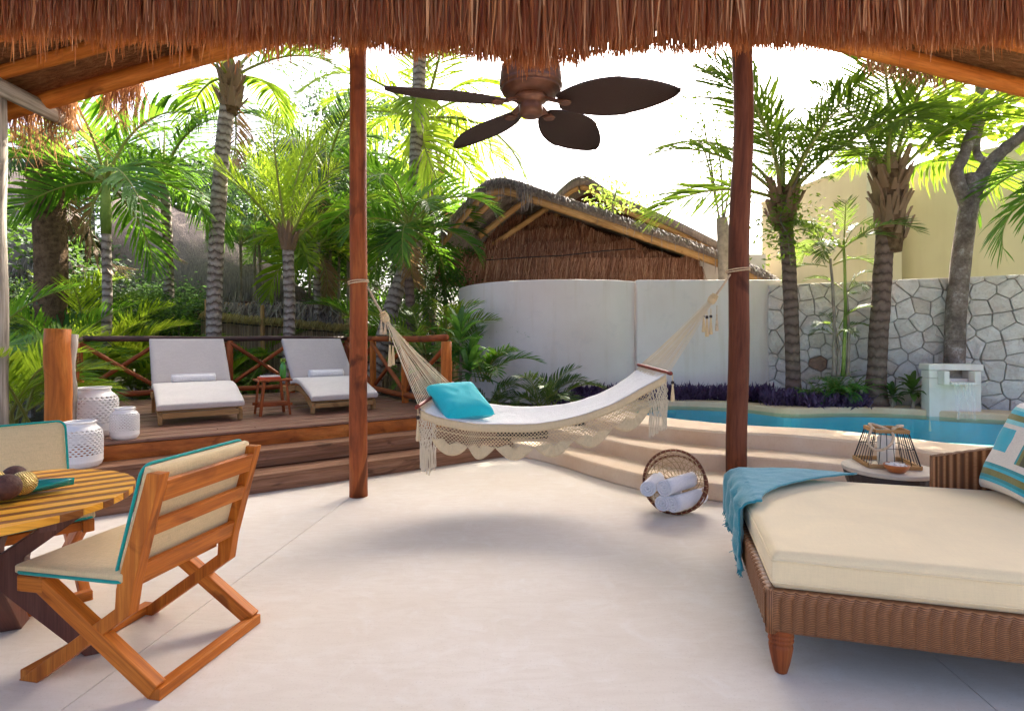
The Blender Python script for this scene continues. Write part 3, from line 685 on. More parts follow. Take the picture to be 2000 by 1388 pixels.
hutroof('grey thatched hut roof at the far left behind the shaggy palm trunk',catmull([W(-160,300,14.5),W(-60,302,14.2),W(20,310,13.9),W(90,345,13.5),W(150,420,13)],4),catmull([W(-160,520,12.3),W(-60,522,12.2),W(20,524,12.1),W(90,526,12.1),W(150,528,12.1)],4),4,(-11,13,0))

# ---------------- reed fence behind the deck
fence=thing('reed_fence','split reed garden fence with ragged top behind the loungers','fence',(-3.5,10.9,0))
fa=W(395,600,10.9);fb=W(960,600,11.8)
def FP(t,z): return V((lerp(fa.x,fb.x,t),lerp(fa.y,fb.y,t),z))
ftop=lambda t: EYE+.46-.26*min(1,t*1.9)+.03*noise.noise(V((t*30,0,0)))
m_=MB()
for i in range(520):
    t=i/520; p=FP(t,0); w=R.uniform(.008,.014); m_.tube([p+V((0,R.uniform(-.015,.015),-.03)),p+V((R.gauss(0,.01),R.uniform(-.015,.015),ftop(t)-.05))],w,4,False)
o=m_.build('reed','reed',fence); o['kind']='stuff'
m_=MB(); strands(m_,lambda t: FP(t,ftop(t)+R.uniform(-.02,.07))+V((0,R.uniform(-.08,.02),0)),3000,.08,.18,.012,.35,(0,-.35,-.5)); o=m_.build('ragged_top','reedtop',fence); o['kind']='stuff'
for t in (.02,.2,.5,.78): log(FP(t,-.03)+V((0,-.06,0)),FP(t,ftop(t)+.28)+V((0,-.06,0)),.045,.04,8,5).build('post','log_tan',fence,smooth=True)
for q in (.12,.7): m_=MB(); m_.tube([FP(i/20,ftop(i/20)-q)+V((0,-.03,0)) for i in range(21)],.012,5); m_.build('tie_wire','wire',fence)
# dry palm leaf shelter beyond the fence
hut2=thing('palm_leaf_shelter','low shelter roofed with dry grey palm leaves behind the reed fence','shelter',(-4.5,12,0))
m_=MB(); m_.grid(lambda u,v: W(lerp(415,672,u),lerp(592+8*noise.noise(V((u*6,0,0))),655,v),12.2-v*.6),16,4); m_.build('roof_base','thatch_dark',hut2)
m_=MB()
for q in range(1500):
    x=R.uniform(415,668); y=R.uniform(588,630); p=W(x,y,12.0-R.random()*.5); strands(m_,lambda t:p,1,.25,.6,.03,.35,(0,-.25,-.7),.2)
o=m_.build('dry_leaves','straw_grey',hut2); o['kind']='stuff'
log(W(420,592,12),W(600,602,12),.03,.03,6,6).build('ridge_pole','log_tan',hut2)

# ================================================================== FURNITURE
def cushion(m_,Lx,Ly,th,fn,n=14,puff=.012,edge=.02):
    """rounded slab; fn(x,y,z) maps local box (centred xy, z 0..th) to target"""
    prof=[(0,edge*.9),(-0.0,0)]
    def surf(u,v,top):
        x=(u-.5)*Lx; y=(v-.5)*Ly
        e=min(min(u,1-u)*Lx,min(v,1-v)*Ly); k=min(1,e/edge); rr=sqrt(max(0,1-(1-k)**2))
        mid=th/2; z=mid+(1 if top else -1)*(mid*(.45+.55*rr)+ (puff*sin(pi*u)*sin(pi*v) if top else 0))
        return fn(x,y,z)
    N=n+6
    def warp(t):                         # denser samples near the rim
        return .5-.5*cos(pi*t)
    m_.grid(lambda u,v: surf(warp(u),warp(v),True),N,N); m_.grid(lambda v,u: surf(warp(u),warp(v),False),N,N)
    ring=[]
    for t in range(N): ring.append((warp(t/N),0))
    for t in range(N): ring.append((1,warp(t/N)))
    for t in range(N): ring.append((1-warp(t/N),1))
    for t in range(N): ring.append((0,1-warp(t/N)))
    P=[];
    for u,v in ring: P+=[surf(u,v,False),surf(u,v,True)]
    k=len(ring); m_.add(P,[[2*i,2*((i+1)%k),2*((i+1)%k)+1,2*i+1] for i in range(k)])
    return m_
def loop_tube(m_,pts,r,n=6):
    pts=[V(p) for p in pts]; return m_.tube(pts+[pts[0]],r,n,False)
def rrect(Lx,Ly,r,k=5):
    out=[]
    for cx,cy,a0 in ((Lx/2-r,Ly/2-r,0),(-Lx/2+r,Ly/2-r,pi/2),(-Lx/2+r,-Ly/2+r,pi),(Lx/2-r,-Ly/2+r,1.5*pi)):
        for i in range(k+1): a=a0+pi/2*i/k; out.append((cx+r*cos(a),cy+r*sin(a)))
    return out
# ---------------- folding-style dining chairs (local: +x = front)
def make_chair(loc,fwd,label):
    o=thing('dining_chair',label,'chair',loc,fwd,'teak chairs at the round table',world=False)
    hw=.275
    for s in (-1,1):
        y=s*hw
        m_=MB()
        # leg A: short flat arm under the seat front, then diagonal to the rear floor corner
        for a,b,w in (((.325,y,.385),(.20,y,.385),.062),):
            m_.bar(a,b,.05,w)
        m_.bar((.235,y,.395),(-.300,y,.030),.049,.064,(0,0,1)); m_.build('leg','teak',o,bevel=.004)
        # leg B: back post, kinked, running down to the front floor corner
        y2=s*(hw-.002)
        pts=[(-.335,.845),(-.272,.845),(-.135,.40),(-.13,.325),(.325,.0),(.235,.0),(-.195,.305),(-.215,.42)]
        m_=MB(); th=.046
        P=[(x,y2-th/2+s*.0,z) for x,z in pts]+[(x,y2+th/2,z) for x,z in pts]; n=len(pts)
        uvp=[(z*1.3,x) for x,z in pts]
        m_.add(P,[list(range(n)),[n+k for k in range(n)][::-1]]+[[k,n+k,n+(k+1)%n,(k+1)%n] for k in range(n)],[uvp,uvp[::-1]]+[[(uvp[k][0],0),(uvp[k][0],.05),(uvp[(k+1)%n][0],.05),(uvp[(k+1)%n][0],0)] for k in range(n)])
        m_.build('back_post','teak',o,bevel=.004)
    for x in (-.305,.29):
        m_=MB(); m_.bar((x,-hw-.02,.023),(x,hw+.02,.023),.05,.044); m_.build('floor_stretcher','teak',o,bevel=.004)
    for z,h,x in ((.772,.085,-.303),(.63,.062,-.262),(.455,.075,-.206)):
        m_=MB(); m_.bar((x,-hw+.024,z),(x,hw-.024,z),.022,h,(-.28,0,1)); m_.build('back_slat','teak',o,bevel=.003)
    for x_ in (.29,-.11): m_=MB(); m_.bar((x_,-hw+.026,.388),(x_,hw-.026,.388),.04,.045); m_.build('seat_rail','teak',o,bevel=.003)
    sc_=MB(); cushion(sc_,.50,.60,.052,lambda x,y,z: V((x+.082,y,z+.415+.012*(x<0)*(-x))),12,.014,.05)
    seat=sc_.build('seat_cushion','beige',o,smooth=True)
    m_=MB(); loop_tube(m_,[(x+.082,y,.430) for x,y in rrect(.507,.606,.04)],.0065); m_.build('piping','teal',seat,smooth=True)
    ang=.285
    def bc(x,y,z):   # back cushion: x -> height, z -> thickness
        h=x; return V((-.140-ang*h-.26*ang+.012-(z-.03)*-1*.95, y, .648+h-(z-.03)*-.25))
    m_=MB(); cushion(m_,.43,.56,.055,bc,12,.012,.045); back=m_.build('back_cushion','beige',o,smooth=True)
    m_=MB(); loop_tube(m_,[bc(x,y,.052) for x,y in rrect(.436,.566,.04)],.0065); m_.build('piping','teal',back,smooth=True)
    return o
cA=(G(28,1335)+G(509,1211))/2
chair1=make_chair((cA.x,cA.y,0),radians(180-11.5),'teak chair with beige cushions standing in the foreground, its back to the daybed')
chair2=make_chair((-2.60,2.90,0),radians(-41),'teak chair behind the round table, only its beige backrest showing')
# ---------------- round table
TC=V((-2.16,2.27,0)); TZ=.70; TR=.535
table=thing('round_table','round dining table of striped light and dark wood slats','table',TC)
ta=radians(40); e1=V((cos(ta),sin(ta),0)); e2=V((-sin(ta),cos(ta),0))
y=-TR+.008; k=0
while y<TR-.02:
    w=.056 if k%2==0 else .044; y1=min(y+w,TR-.004); n=6
    fr=lambda q: sqrt(max(0.0004,TR*TR-q*q))
    poly=[TC+e1*fr(lerp(y,y1,i/n))+e2*lerp(y,y1,i/n) for i in range(n+1)]+[TC-e1*fr(lerp(y1,y,i/n))+e2*lerp(y1,y,i/n) for i in range(n+1)]
    m_=MB(); N=len(poly); uvp=[((p-TC).dot(e1),(p-TC).dot(e2)+k*3.3) for p in poly]
    zt=TZ-(0 if k%2==0 else .0015); P=[(p.x,p.y,zt-.028) for p in poly]+[(p.x,p.y,zt) for p in poly]
    m_.add(P,[list(range(N))[::-1],[N+i for i in range(N)]]+[[i,(i+1)%N,N+(i+1)%N,N+i] for i in range(N)],[uvp[::-1],uvp]+[[(uvp[i][0],uvp[i][1]),(uvp[(i+1)%N][0],uvp[(i+1)%N][1]),(uvp[(i+1)%N][0],uvp[(i+1)%N][1]+.03),(uvp[i][0],uvp[i][1]+.03)] for i in range(N)])
    m_.build('slat','teak_light' if k%2==0 else 'teak_dark',table,bevel=.002); y=y1+.0025; k+=1
for i in range(4):
    a=radians(25+90*i); d=V((cos(a),sin(a),0)); sdv=V((-sin(a),cos(a),0))
    pts=[(.36,TZ-.03),(.455,TZ-.03),(.165,.455),(.155,.36),(.475,0),(.365,0),(.05,.37),(.05,.45)]
    P=[TC+d*r+V((0,0,z))+sdv*s*.04 for s in (-1,1) for r,z in pts]; n=8
    m_=MB(); uvp=[(z,r) for r,z in pts]; m_.add(P,[list(range(n)),[n+k for k in range(n)][::-1]]+[[k,n+k,n+(k+1)%n,(k+1)%n] for k in range(n)],[uvp,uvp[::-1]]+[[(uvp[k][0],0),(uvp[k][0],.06),(uvp[(k+1)%n][0],.06),(uvp[(k+1)%n][0],0)] for k in range(n)])
    m_.build('leg','brownleg',table,bevel=.004)
m_=MB(); m_.lathe([(.06,.36),(.085,.37),(.085,.46),(.06,.47)],TC,8); m_.build('hub','brownleg',table)
for s in (-1,1):
    m_=MB(); q=e1*.22*s; m_.bar(TC+q-e2*.42+V((0,0,TZ-.05)),TC+q+e2*.42+V((0,0,TZ-.05)),.05,.036); m_.build('bearer','brownleg',table)
# tray and decorative balls
td=radians(33); tc=TC+V((-.03,-.04,TZ)); d1=V((cos(td),sin(td),0)); d2=V((-sin(td),cos(td),0))
def hullw(t): return .135*max(0,(1-abs(t)**2.3))+.004
def trayf(u,v):
    t=u*2-1; s=v*2-1; w=hullw(t); rise=.012+.026*(s*s)**1.1+.020*t*t
    return tc+d1*t*.36+d2*s*w+V((0,0,rise-.008))
m_=MB(); m_.grid(trayf,30,14); tr=m_.build('boat_tray','tray_teal',None,smooth=True,solid=.008); tag(tr,'teal boat-shaped tray holding decorative balls on the table','tray')
def sphere(c,r,n=16,sq=1.0):
    m_=MB(); c=V(c); m_.lathe([(max(.0005,r*sin(pi*i/n)),-r*cos(pi*i/n)*sq) for i in range(n+1)],c,20); return m_
def shell(s): return tc+s
for (x,y,r,mt,lab) in ((20,941,.050,'ball_gold','gold wound string ball at the front of the teal tray'),):
    pass
bp=[((45,943),.047,'ball_gold','gold wound string ball in the teal tray'),((12,951),.050,'ball_brown','dark brown twig ball at the front of the teal tray'),((28,930),.045,'ball_brown','dark brown twig ball at the back of the teal tray'),((-14,940),.045,'ball_gold','pale ball cut off by the picture edge in the tray')]
for (px,py),r,mt,lab in bp:
    zc=TZ+.022+r; p=G(px,py,zc); o=sphere(p,r).build('decorative_ball',mt,None,smooth=True); tag(o,lab,'ball','balls in the teal tray')

# ---------------- loungers on the deck
def make_lounger(label,u,v):
    p=DM@V((u,v,DH)); o=thing('sun_lounger',label,'lounger',p,DA,'loungers on the deck',world=False); hw=.37
    side=[(-.06,.10),(.02,.155),(.16,.20),(.34,.255),(.52,.285),(.72,.285),(.90,.255),(1.10,.235),(1.32,.235)]
    top=catmull([(0,a,b) for a,b in side],4)
    for s in (-1,1):
        m_=MB(); P=[];n=len(top)
        for q in top:
            dpt=.065+.03*max(0,1-abs(q.y-.0)/.25)
            P+=[(s*hw-.018,q.y,q.z-dpt),(s*hw+.018,q.y,q.z-dpt),(s*hw+.018,q.y,q.z),(s*hw-.018,q.y,q.z)]
        F_=[[i*4+q,i*4+(q+1)%4,i*4+4+(q+1)%4,i*4+4+q] for i in range(n-1) for q in range(4)]+[[3,2,1,0],[n*4-4,n*4-3,n*4-2,n*4-1]]
        m_.add(P,F_,[[(P[f[k]][1]*1.2,P[f[k]][2]+P[f[k]][0]) for k in range(4)] for f in F_]); m_.build('side_rail','log_tan',o,bevel=.004)
        m_=MB(); m_.bar((s*(hw-.005),.0,.13),(s*(hw-.005),-.005,0),.042,.065,(0,1,0),.036,.045); m_.build('leg','log_tan',o,bevel=.004)
        m_=MB(); m_.bar((s*(hw-.005),1.12,.21),(s*(hw-.005),1.16,0),.042,.085,(0,1,0),.036,.05); m_.build('leg','log_tan',o,bevel=.004)
    m_=MB(); m_.bar((-hw+.02,-.045,.095),(hw-.02,-.045,.095),.03,.055); m_.build('cross_rail','log_tan',o,bevel=.004); m_=MB(); m_.bar((-hw+.02,1.30,.205),(hw-.02,1.30,.205),.03,.06); m_.build('cross_rail','log_tan',o,bevel=.004)
    for i in range(11):
        q=top[2+i*2]; m_=MB(); m_.bar((-hw+.02,q.y,q.z-.02),(hw-.02,q.y,q.z-.02),.05,.014); m_.build('slat','log_tan',o)
    sp=catmull([(0,-.075,.145),(0,.02,.185),(0,.16,.222),(0,.34,.275),(0,.52,.307),(0,.72,.305),(0,.86,.285)],6)
    def seatf(x,y,z):
        i=(y/.94+.5)*(len(sp)-1); i=max(0,min(i,len(sp)-1.001)); a=int(i); p_=sp[a].lerp(sp[a+1],i-a); d=(sp[a+1]-sp[a]).normalized()
        return V((x,p_.y-d.z*z,p_.z+d.y*z))
    m_=MB(); cushion(m_,.80,.94,.072,seatf,22,.006,.035); m_.build('seat_cushion','seat_cushion',o,smooth=True)
    bd=V((0,.66,.62)).normalized(); bn=V((0,-bd.z,bd.y)); b0=V((0,.80,.315))
    m_=MB(); cushion(m_,.80,.74,.07,lambda x,y,z: b0+V((x*(1-.0*y),0,0))+bd*(y+.38)+bn*z,12,.008,.035); m_.build('back_cushion','grey_cushion',o,smooth=True)
    for s in (-1,1):
        m_=MB(); m_.bar(b0+V((s*(hw-.03),0,0))-bn*.018,b0+V((s*(hw-.03),0,0))+bd*.72-bn*.018,.04,.03,tuple(bn)); m_.build('back_frame','log_tan',o,bevel=.003)
        m_=MB(); m_.bar((s*(hw-.06),1.18,.22),b0+V((s*(hw-.06),0,0))+bd*.52-bn*.03,.03,.02); m_.build('back_prop','log_tan',o)
    return o
def towel(L,r,turns=3.2,n=64,seed=0):
    """rolled towel along x, lying on z=0"""
    m_=MB(); P=[];
    def sp_(t,x):
        a=t*turns*2*pi; rr=r*(.16+.84*t); k=1+.02*noise.noise(V((t*7,x*9,seed)))
        return V((x,rr*k*cos(a),r+rr*k*sin(a)))
    th=r*.84/turns*.78
    for t in range(n+1):
        for x in range(9):
            X=(x/8-.5)*L; X+=(.007*noise.noise(V((t*.2,seed,1)))) if x in (0,8) else 0
            P.append(sp_(t/n,X))
    F_=[[i*9+j,(i+1)*9+j,(i+1)*9+j+1,i*9+j+1] for i in range(n) for j in range(8)]
    m_.add(P,F_); me=m_.mesh('rolled_towel','white_towel',True); return me,th
def put_towel(label,loc,rot,L,r,group,seed):
    me,th=towel(L,r,seed=seed); o=bpy.data.objects.new('rolled_towel',me); C.objects.link(o)
    md=o.modifiers.new('solid','SOLIDIFY'); md.thickness=th; md.offset=-1
    o.location=loc; o.rotation_euler=rot; tag(o,label,'towel',group); return o
for lab,tl,u,v in (('pale grey cushioned lounger beside the white pierced lanterns','rolled white towel on the lounger next to the pierced lanterns',-1.33,.80),('pale grey cushioned lounger partly hidden by the red log post','rolled white towel on the lounger behind the log post',.175,.80)):
    make_lounger(lab,u,v)
    q=DM@V((u+.0,v+.66,DH+.372)); put_towel(tl,q,(0,0,DA),.44,.052,'towels on the loungers',u)
# ---------------- small slatted table between the loungers with its things
sp0=DM@V((-.58,1.02,DH))
st=thing('side_table','small red-brown folding side table between the two loungers','side table',sp0,DA,world=False)
for i in range(4): m_=MB(); m_.bar((-.18,-.135+i*.09,.40),(.18,-.135+i*.09,.40),.082,.018); m_.build('top_slat','log_red',st)
for s in (-1,1):
    m_=MB(); m_.bar((-.12,s*.14,.385),(-.16,s*.15,0),.026,.026); m_.bar((.12,s*.14,.385),(.16,s*.15,0),.026,.026); m_.build('leg','log_red',st)
    m_=MB(); m_.bar((-.19,s*.12,.12),(.19,s*.12,.12),.022,.03); m_.build('lower_rail','log_red',st)
m_=MB(); m_.bar((-.15,0,.14),(.15,0,.14),.2,.012); m_.build('shelf','log_red',st)
SM=Matrix.Translation(sp0)@Matrix.Rotation(DA,4,'Z')
def onst(mb_,name,mats,lab,cat_,smooth=False):
    o=mb_.build(name,mats,None,smooth=smooth); return tag(o,lab,cat_)
m_=MB(); m_.M=SM; m_.bar((-.16,-.03,.423),(.07,-.05,.423),.17,.026); onst(m_,'book','book_red','red covered book lying on the side table','book')
m_=MB(); m_.M=SM; m_.bar((-.13,-.03,.444),(.06,-.03,.444),.14,.012); onst(m_,'magazine','book_white','white magazine on top of the red book','magazine')
m_=MB(); m_.M=SM@Matrix.Translation((-.04,-.03,.465)); m_.tube([(-.06,-.02,0),(-.03,-.03,.002),(0,-.02,0)],.012,6); m_.tube([(0,-.02,0),(.03,-.03,.002),(.06,-.02,0)],.012,6); m_.bar((-.06,-.02,.004),(-.05,.07,.0),.006,.006); m_.bar((.06,-.02,.004),(.05,.07,0),.006,.006); onst(m_,'sunglasses','book_dark','dark sunglasses resting on the magazine','sunglasses')
m_=MB(); m_.M=SM; m_.lathe([(.034,.411),(.036,.42),(.036,.53),(.030,.56),(.024,.575),(.026,.60),(.030,.604)],(.12,.02,0),16); b_=m_.build('body','bottle_green',None,smooth=True)
bo=thing('green_bottle','green drink bottle with pale cap on the side table','bottle',SM@V((.12,.02,.411))); attach(b_,bo)
m_=MB(); m_.M=SM; m_.lathe([(.031,.604),(.032,.608),(.032,.635),(.028,.64)],(.12,.02,0),14); m_.build('cap','yellowbush',bo)
# ---------------- pierced ceramic lanterns
def lantern(label,p,r,h):
    o=thing('pierced_vase',label,'vase',p,0,'white pierced vases'); n=26
    def rad(t):  # t 0..1 in height
        if t<.07: return r*(.80+.14*(t/.07)**.6)
        if t<.14: return r*lerp(.94,1.0,(t-.07)/.07)
        if t<.74: return r*(1.0-.02*((t-.44)/.3)**2)
        if t<.90: return r*lerp(.98,.70,((t-.74)/.16)**1.7)
        if t<.95: return r*lerp(.70,.645,(t-.90)/.05)
        return r*lerp(.645,.69,(t-.95)/.05)
    def pt(a,t): q=rad(t); return V(p)+V((q*cos(a),q*sin(a),t*h))
    m_=MB()
    def band(t0,t1,k): 
        P=[pt(2*pi*i/52,lerp(t0,t1,j/k)) for j in range(k+1) for i in range(52)]
        m_.add(P,[[j*52+i,j*52+(i+1)%52,(j+1)*52+(i+1)%52,(j+1)*52+i] for j in range(k) for i in range(52)])
    band(0,.27,6); band(.83,1.0,8); rows=11; t0,t1=.27,.83
    for j in range(rows):
        ta_,tb=lerp(t0,t1,j/rows),lerp(t0,t1,(j+1)/rows); off=.5*(j%2); big=.80 if j<rows-1 else .92
        for i in range(n):
            a0,a1=2*pi*(i+off)/n,2*pi*(i+1+off)/n; am=(a0+a1)/2; tm=(ta_+tb)/2; da=(a1-a0)/2*big; dt=(tb-ta_)/2*min(.95,big*1.25)
            P=[pt(a0,ta_),pt(a1,ta_),pt(a1,tb),pt(a0,tb),pt(am,tm-dt),pt(am+da,tm),pt(am,tm+dt),pt(am-da,tm)]
            m_.add(P,[[0,1,4],[1,5,4],[1,2,5],[2,6,5],[2,3,6],[3,7,6],[3,0,7],[0,4,7]])
    m_.build('body','ceramic',o,smooth=False,solid=.008)
    m_=MB(); m_.lathe([(.002,.006),(r*.78,.006)],p,40); m_.build('bottom','ceramic',o)
    m_=MB(); loop_tube(m_,[pt(2*pi*i/40,.995) for i in range(40)],.009); m_.build('lip','ceramic',o,smooth=True)
q=DM@V((-2.22,.42,DH)); lantern('large white pierced ceramic vase at the back, beside the corner post',(q.x,q.y,DH+.003),.182,.43)
q=DM@V((-2.0,.10,DH)); lantern('small white pierced ceramic vase on the deck beside the tall one',(q.x,q.y,DH+.003),.108,.265)
q=DM@V((-2.30,-.17,.313)); lantern('middle-sized white pierced ceramic vase standing on the upper deck step',(q.x,q.y,.316),.152,.36)

# ---------------- daybed
BA=radians(-15.5); B0=V((1.027,2.246,0)); BM=Matrix.Translation(B0)@Matrix.Rotation(BA,4,'Z')
bed=thing('wicker_daybed','brown wicker daybed with a thick cream mattress','daybed',B0,BA,world=False)
BL,BW,z0,z1=2.15,1.40,.182,.352
def wsk(a,b,name):                       # corrugated woven skirt a->b with slanting braid at the top
    a=V((*a,0));b=V((*b,0)); d=(b-a); L=d.length; d/=L; nn=V((d.y,-d.x,0)); n=int(L/.042)*8; P=[];U=[];F_=[]
    zs=[(z0-.004,-.010),(z0+.008,.004),(z0+.02,0),(z1-.045,0),(z1-.030,.002),(z1-.014,.003),(z1-.003,-.004),(z1,-.022)]; k=len(zs)
    for i in range(n+1):
        x=L*i/n
        for j,(z,o_) in enumerate(zs):
            ph=x/.042*2*pi; sl=0 if j<4 else (j-3)*.55
            rib=.019*(abs(sin((ph-sl)/2))**.6) if 1<j<7 else .002
            P.append(a+d*x+nn*(o_+rib)+V((0,0,z)))
    for i in range(n):
        for j in range(k-1):
            F_.append([i*k+j,(i+1)*k+j,(i+1)*k+j+1,i*k+j+1]); x0_,x1_=L*i/n,L*(i+1)/n; U.append([(x0_,zs[j][0]),(x1_,zs[j][0]),(x1_,zs[j+1][0]),(x0_,zs[j+1][0])])
    m_=MB(); m_.add(P,F_,U); return m_.build(name,'wicker',bed,smooth=True)
wsk((0,0),(BL,0),'wicker_side'); wsk((0,BW),(0,0),'wicker_side'); wsk((BL,BW),(0,BW),'wicker_side')
for x_,y_ in ((.006,.006),(.006,BW-.006)):
    m_=MB(); m_.tube([(x_,y_,z0-.003),(x_,y_,z1-.004)],.021,12); m_.build('corner_binding','wicker',bed,smooth=True)
m_=MB(); m_.bar((.012,BW/2,z1-.03),(BL,BW/2,z1-.03),BW-.03,.04); m_.build('platform','wicker_dark',bed)
for x,y in ((.05,.05),(.05,BW-.05),(BL-.05,.05),(BL-.05,BW-.05)):
    m_=MB(); m_.lathe([(.019,0),(.024,.004),(.034,.04),(.043,.085),(.0465,.108),(.045,.118),(.040,.121),(.040,.125),(.047,.129),(.049,.135),(.046,.141),(.041,.144),(.048,.148),(.050,.154),(.047,.160),(.043,.163),(.050,.167),(.052,.175),(.05,.20)],(x,y,0),20); m_.build('leg','log_red',bed,smooth=True)
m_=MB(); cushion(m_,BL-.12,BW-.06,.155,lambda x,y,z: V((x+.010+(BL-.12)/2,y+.012+(BW-.06)/2,z+z1-.012)),30,.006,.032); mat_=m_.build('mattress','cream_cushion',bed,smooth=True)
for zz in (.122,.034):
    m_=MB(); loop_tube(m_,[(x+.010+(BL-.12)/2,y+.012+(BW-.06)/2,zz+z1-.012) for x,y in rrect(BL-.119,BW-.059,.012)],.0042); m_.build('piping','cream_cushion',mat_,smooth=True)
# woven shell round the head end
def shellpt(s):                          # path: far arm -> round the end -> near side
    path=[(1.10,BW+.012),(1.5,BW+.012),(1.95,BW+.0),(2.22,BW-.14),(2.30,BW-.5),(2.30,.5),(2.22,.14),(1.95,0)]
    c=catmull([(a,b,0) for a,b in path],8); i=s*(len(c)-1); a=int(min(i,len(c)-2)); return c[a].lerp(c[a+1],i-a)
m_=MB()
def sh(u,v,off=0):
    p=shellpt(u); q=shellpt(min(1,u+.005))-shellpt(max(0,u-.005)); nn=V((q.y,-q.x,0)).normalized()
    top=.655+.33*min(1,u/.42)**1.25; rib=.006*abs(sin(u*52*pi))
    return p+nn*(off+rib)+V((0,0,lerp(.30,top,v)))
m_.grid(lambda u,v: sh(u,v,-.018),260,10); m_.grid(lambda v,u: sh(u,v,.02),10,260)
for f in range(len(m_.uv)): m_.uv[f]=[(a*3.2,b*.5) for a,b in m_.uv[f]]
m_.grid(lambda u,v: lerp(sh(u,1,-.018),sh(u,1,.02),v)+V((0,0,.008*sin(pi*v)+.003*abs(sin(u*60*pi)))),260,4); m_.grid(lambda u,v: lerp(sh(0,u,-.018),sh(0,u,.02),v),6,2)
m_.build('woven_backrest','wicker',bed,smooth=True)
# ---------------- teal throw over the far left corner of the daybed
def cloth(u,v):
    s=lerp(.64,1.385,u)                   # along the bed's left edge
    topw=.05+ .66*max(0,(u-.02))**1.7; hang=.315-.07*u+.03*sin(u*9)
    L=hang+topw; d=v*L; edge_r=.035; zt=z1+.165
    fold=.010*sin(u*26+v*3)*(1 if d<hang else .35)+.006*noise.noise(V((u*9,v*9,2)))
    if d<hang-edge_r: x=-.028-fold*1.3-.01*(1-d/hang); z=zt-edge_r-(hang-edge_r-d)
    else:
        a=(d-(hang-edge_r))/(edge_r*pi/2)
        if a<1: ang=a*pi/2; x=-.022+.06*(1-cos(ang))-fold*(1-a); z=zt-edge_r+(edge_r+.006)*sin(ang)
        else: x=.038+(d-(hang-edge_r)-edge_r*pi/2); z=zt+.010+abs(fold)*.6+.012*sin(pi*min(1,max(0,x)/.9))
    s2=s-.10*max(0,(hang-d))/hang*(1-u)+.015*sin(v*12)
    return BM@V((x,s2,z))
m_=MB(); m_.grid(cloth,46,64); th_=m_.build('cloth','teal_throw',None,smooth=True,solid=.010)
tr_=thing('throw_blanket','teal knitted throw draped over the corner of the daybed','blanket',BM@V((0,1,.5))); attach(th_,tr_)
m_=MB()
for i in range(80):
    u=(i+R.random())/80; p=cloth(u,0); L=R.uniform(.02,.038); m_.tube([p,p+V((R.gauss(0,.006),R.gauss(0,.006),-L*.5)),p+V((R.gauss(0,.012),R.gauss(0,.012),-L))],[.004,.003,.002],4,False)
m_.build('fringe','teal_throw',tr_)
# ---------------- pillows
def pillow(m_,o,ex,ey,ez,Lx,Ly,th,n=40,pat=None):
    def f(u,v,s):
        x,y=u*2-1,v*2-1; k=max(0,(1-x**4)*(1-y**4))**.5; pin=1-.06*(x*x*(1-y*y)*.0+y*y*(1-abs(x))*1.0)*1.0
        px=x*(1-.07*(1-y*y)); py=y*(1-.07*(1-x*x))
        wr=.006*noise.noise(V((x*3,y*3,s)))*k
        return o+ex*(px*Lx/2)+ey*(py*Ly/2)+ez*(s*(th/2*k**.8+wr))
    for s in (1,-1):
        st=len(m_.f); m_.grid((lambda u,v: f(u,v,s)) if s>0 else (lambda v,u: f(u,v,s)),n,n)
        if pat:
            for q in range(n*n):
                i,j=q//n,q%n
                if s<0: i,j=j,i
                m_.m[st+q]=pat((i+.5)/n,(j+.5)/n)
    return m_
bex=V((cos(BA),sin(BA),0)); bey=V((-sin(BA),cos(BA),0))
A_=V((2.63,3.20,.515)); Bp=A_-bey*.56; upv=(bex*.42+V((0,0,1))).normalized()
def pat(u,v):   # u: along -bey, v: up.  striped patchwork
    if u<.035 or u>.965 or v<.03 or v>.97: return 0
    if v<.34:
        k=(v-.03)/.31; return (0,1,5,2,2,1,5,0,0)[min(8,int(k*9))] if k>.12 else 0
    if u<.52:
        if v<.42: return 0
        if v<.68: return 1 if .10<u<.40 else 0
        if v<.74: return 0
        k=(v-.74)/.23; return (3,2,2,1,3,0)[min(5,int(k*6))]
    if u<.60: return 0
    k=(u-.60)/.365; return (5,2,4,4,1,5,1,2,0)[min(8,int(k*9))]
m_=MB(); pillow(m_,(A_+Bp)/2+upv*.255+bex*.03,-bey,upv,(-bey).cross(upv),.56,.52,.17,60,pat)
o=m_.build('throw_pillow',['p_white','p_cyan','p_olive','p_aqua','p_brown','p_teal'],None,smooth=True); tag(o,'striped turquoise, olive and white pillow on the daybed','pillow')
m_=MB(); pillow(m_,(A_+Bp)/2+upv*.33+bex*.25+bey*.03,-bey,upv,(-bey).cross(upv),.62,.56,.2,20); o=m_.build('throw_pillow','p_white',None,smooth=True); tag(o,'plain cream pillow propped behind the striped one','pillow')

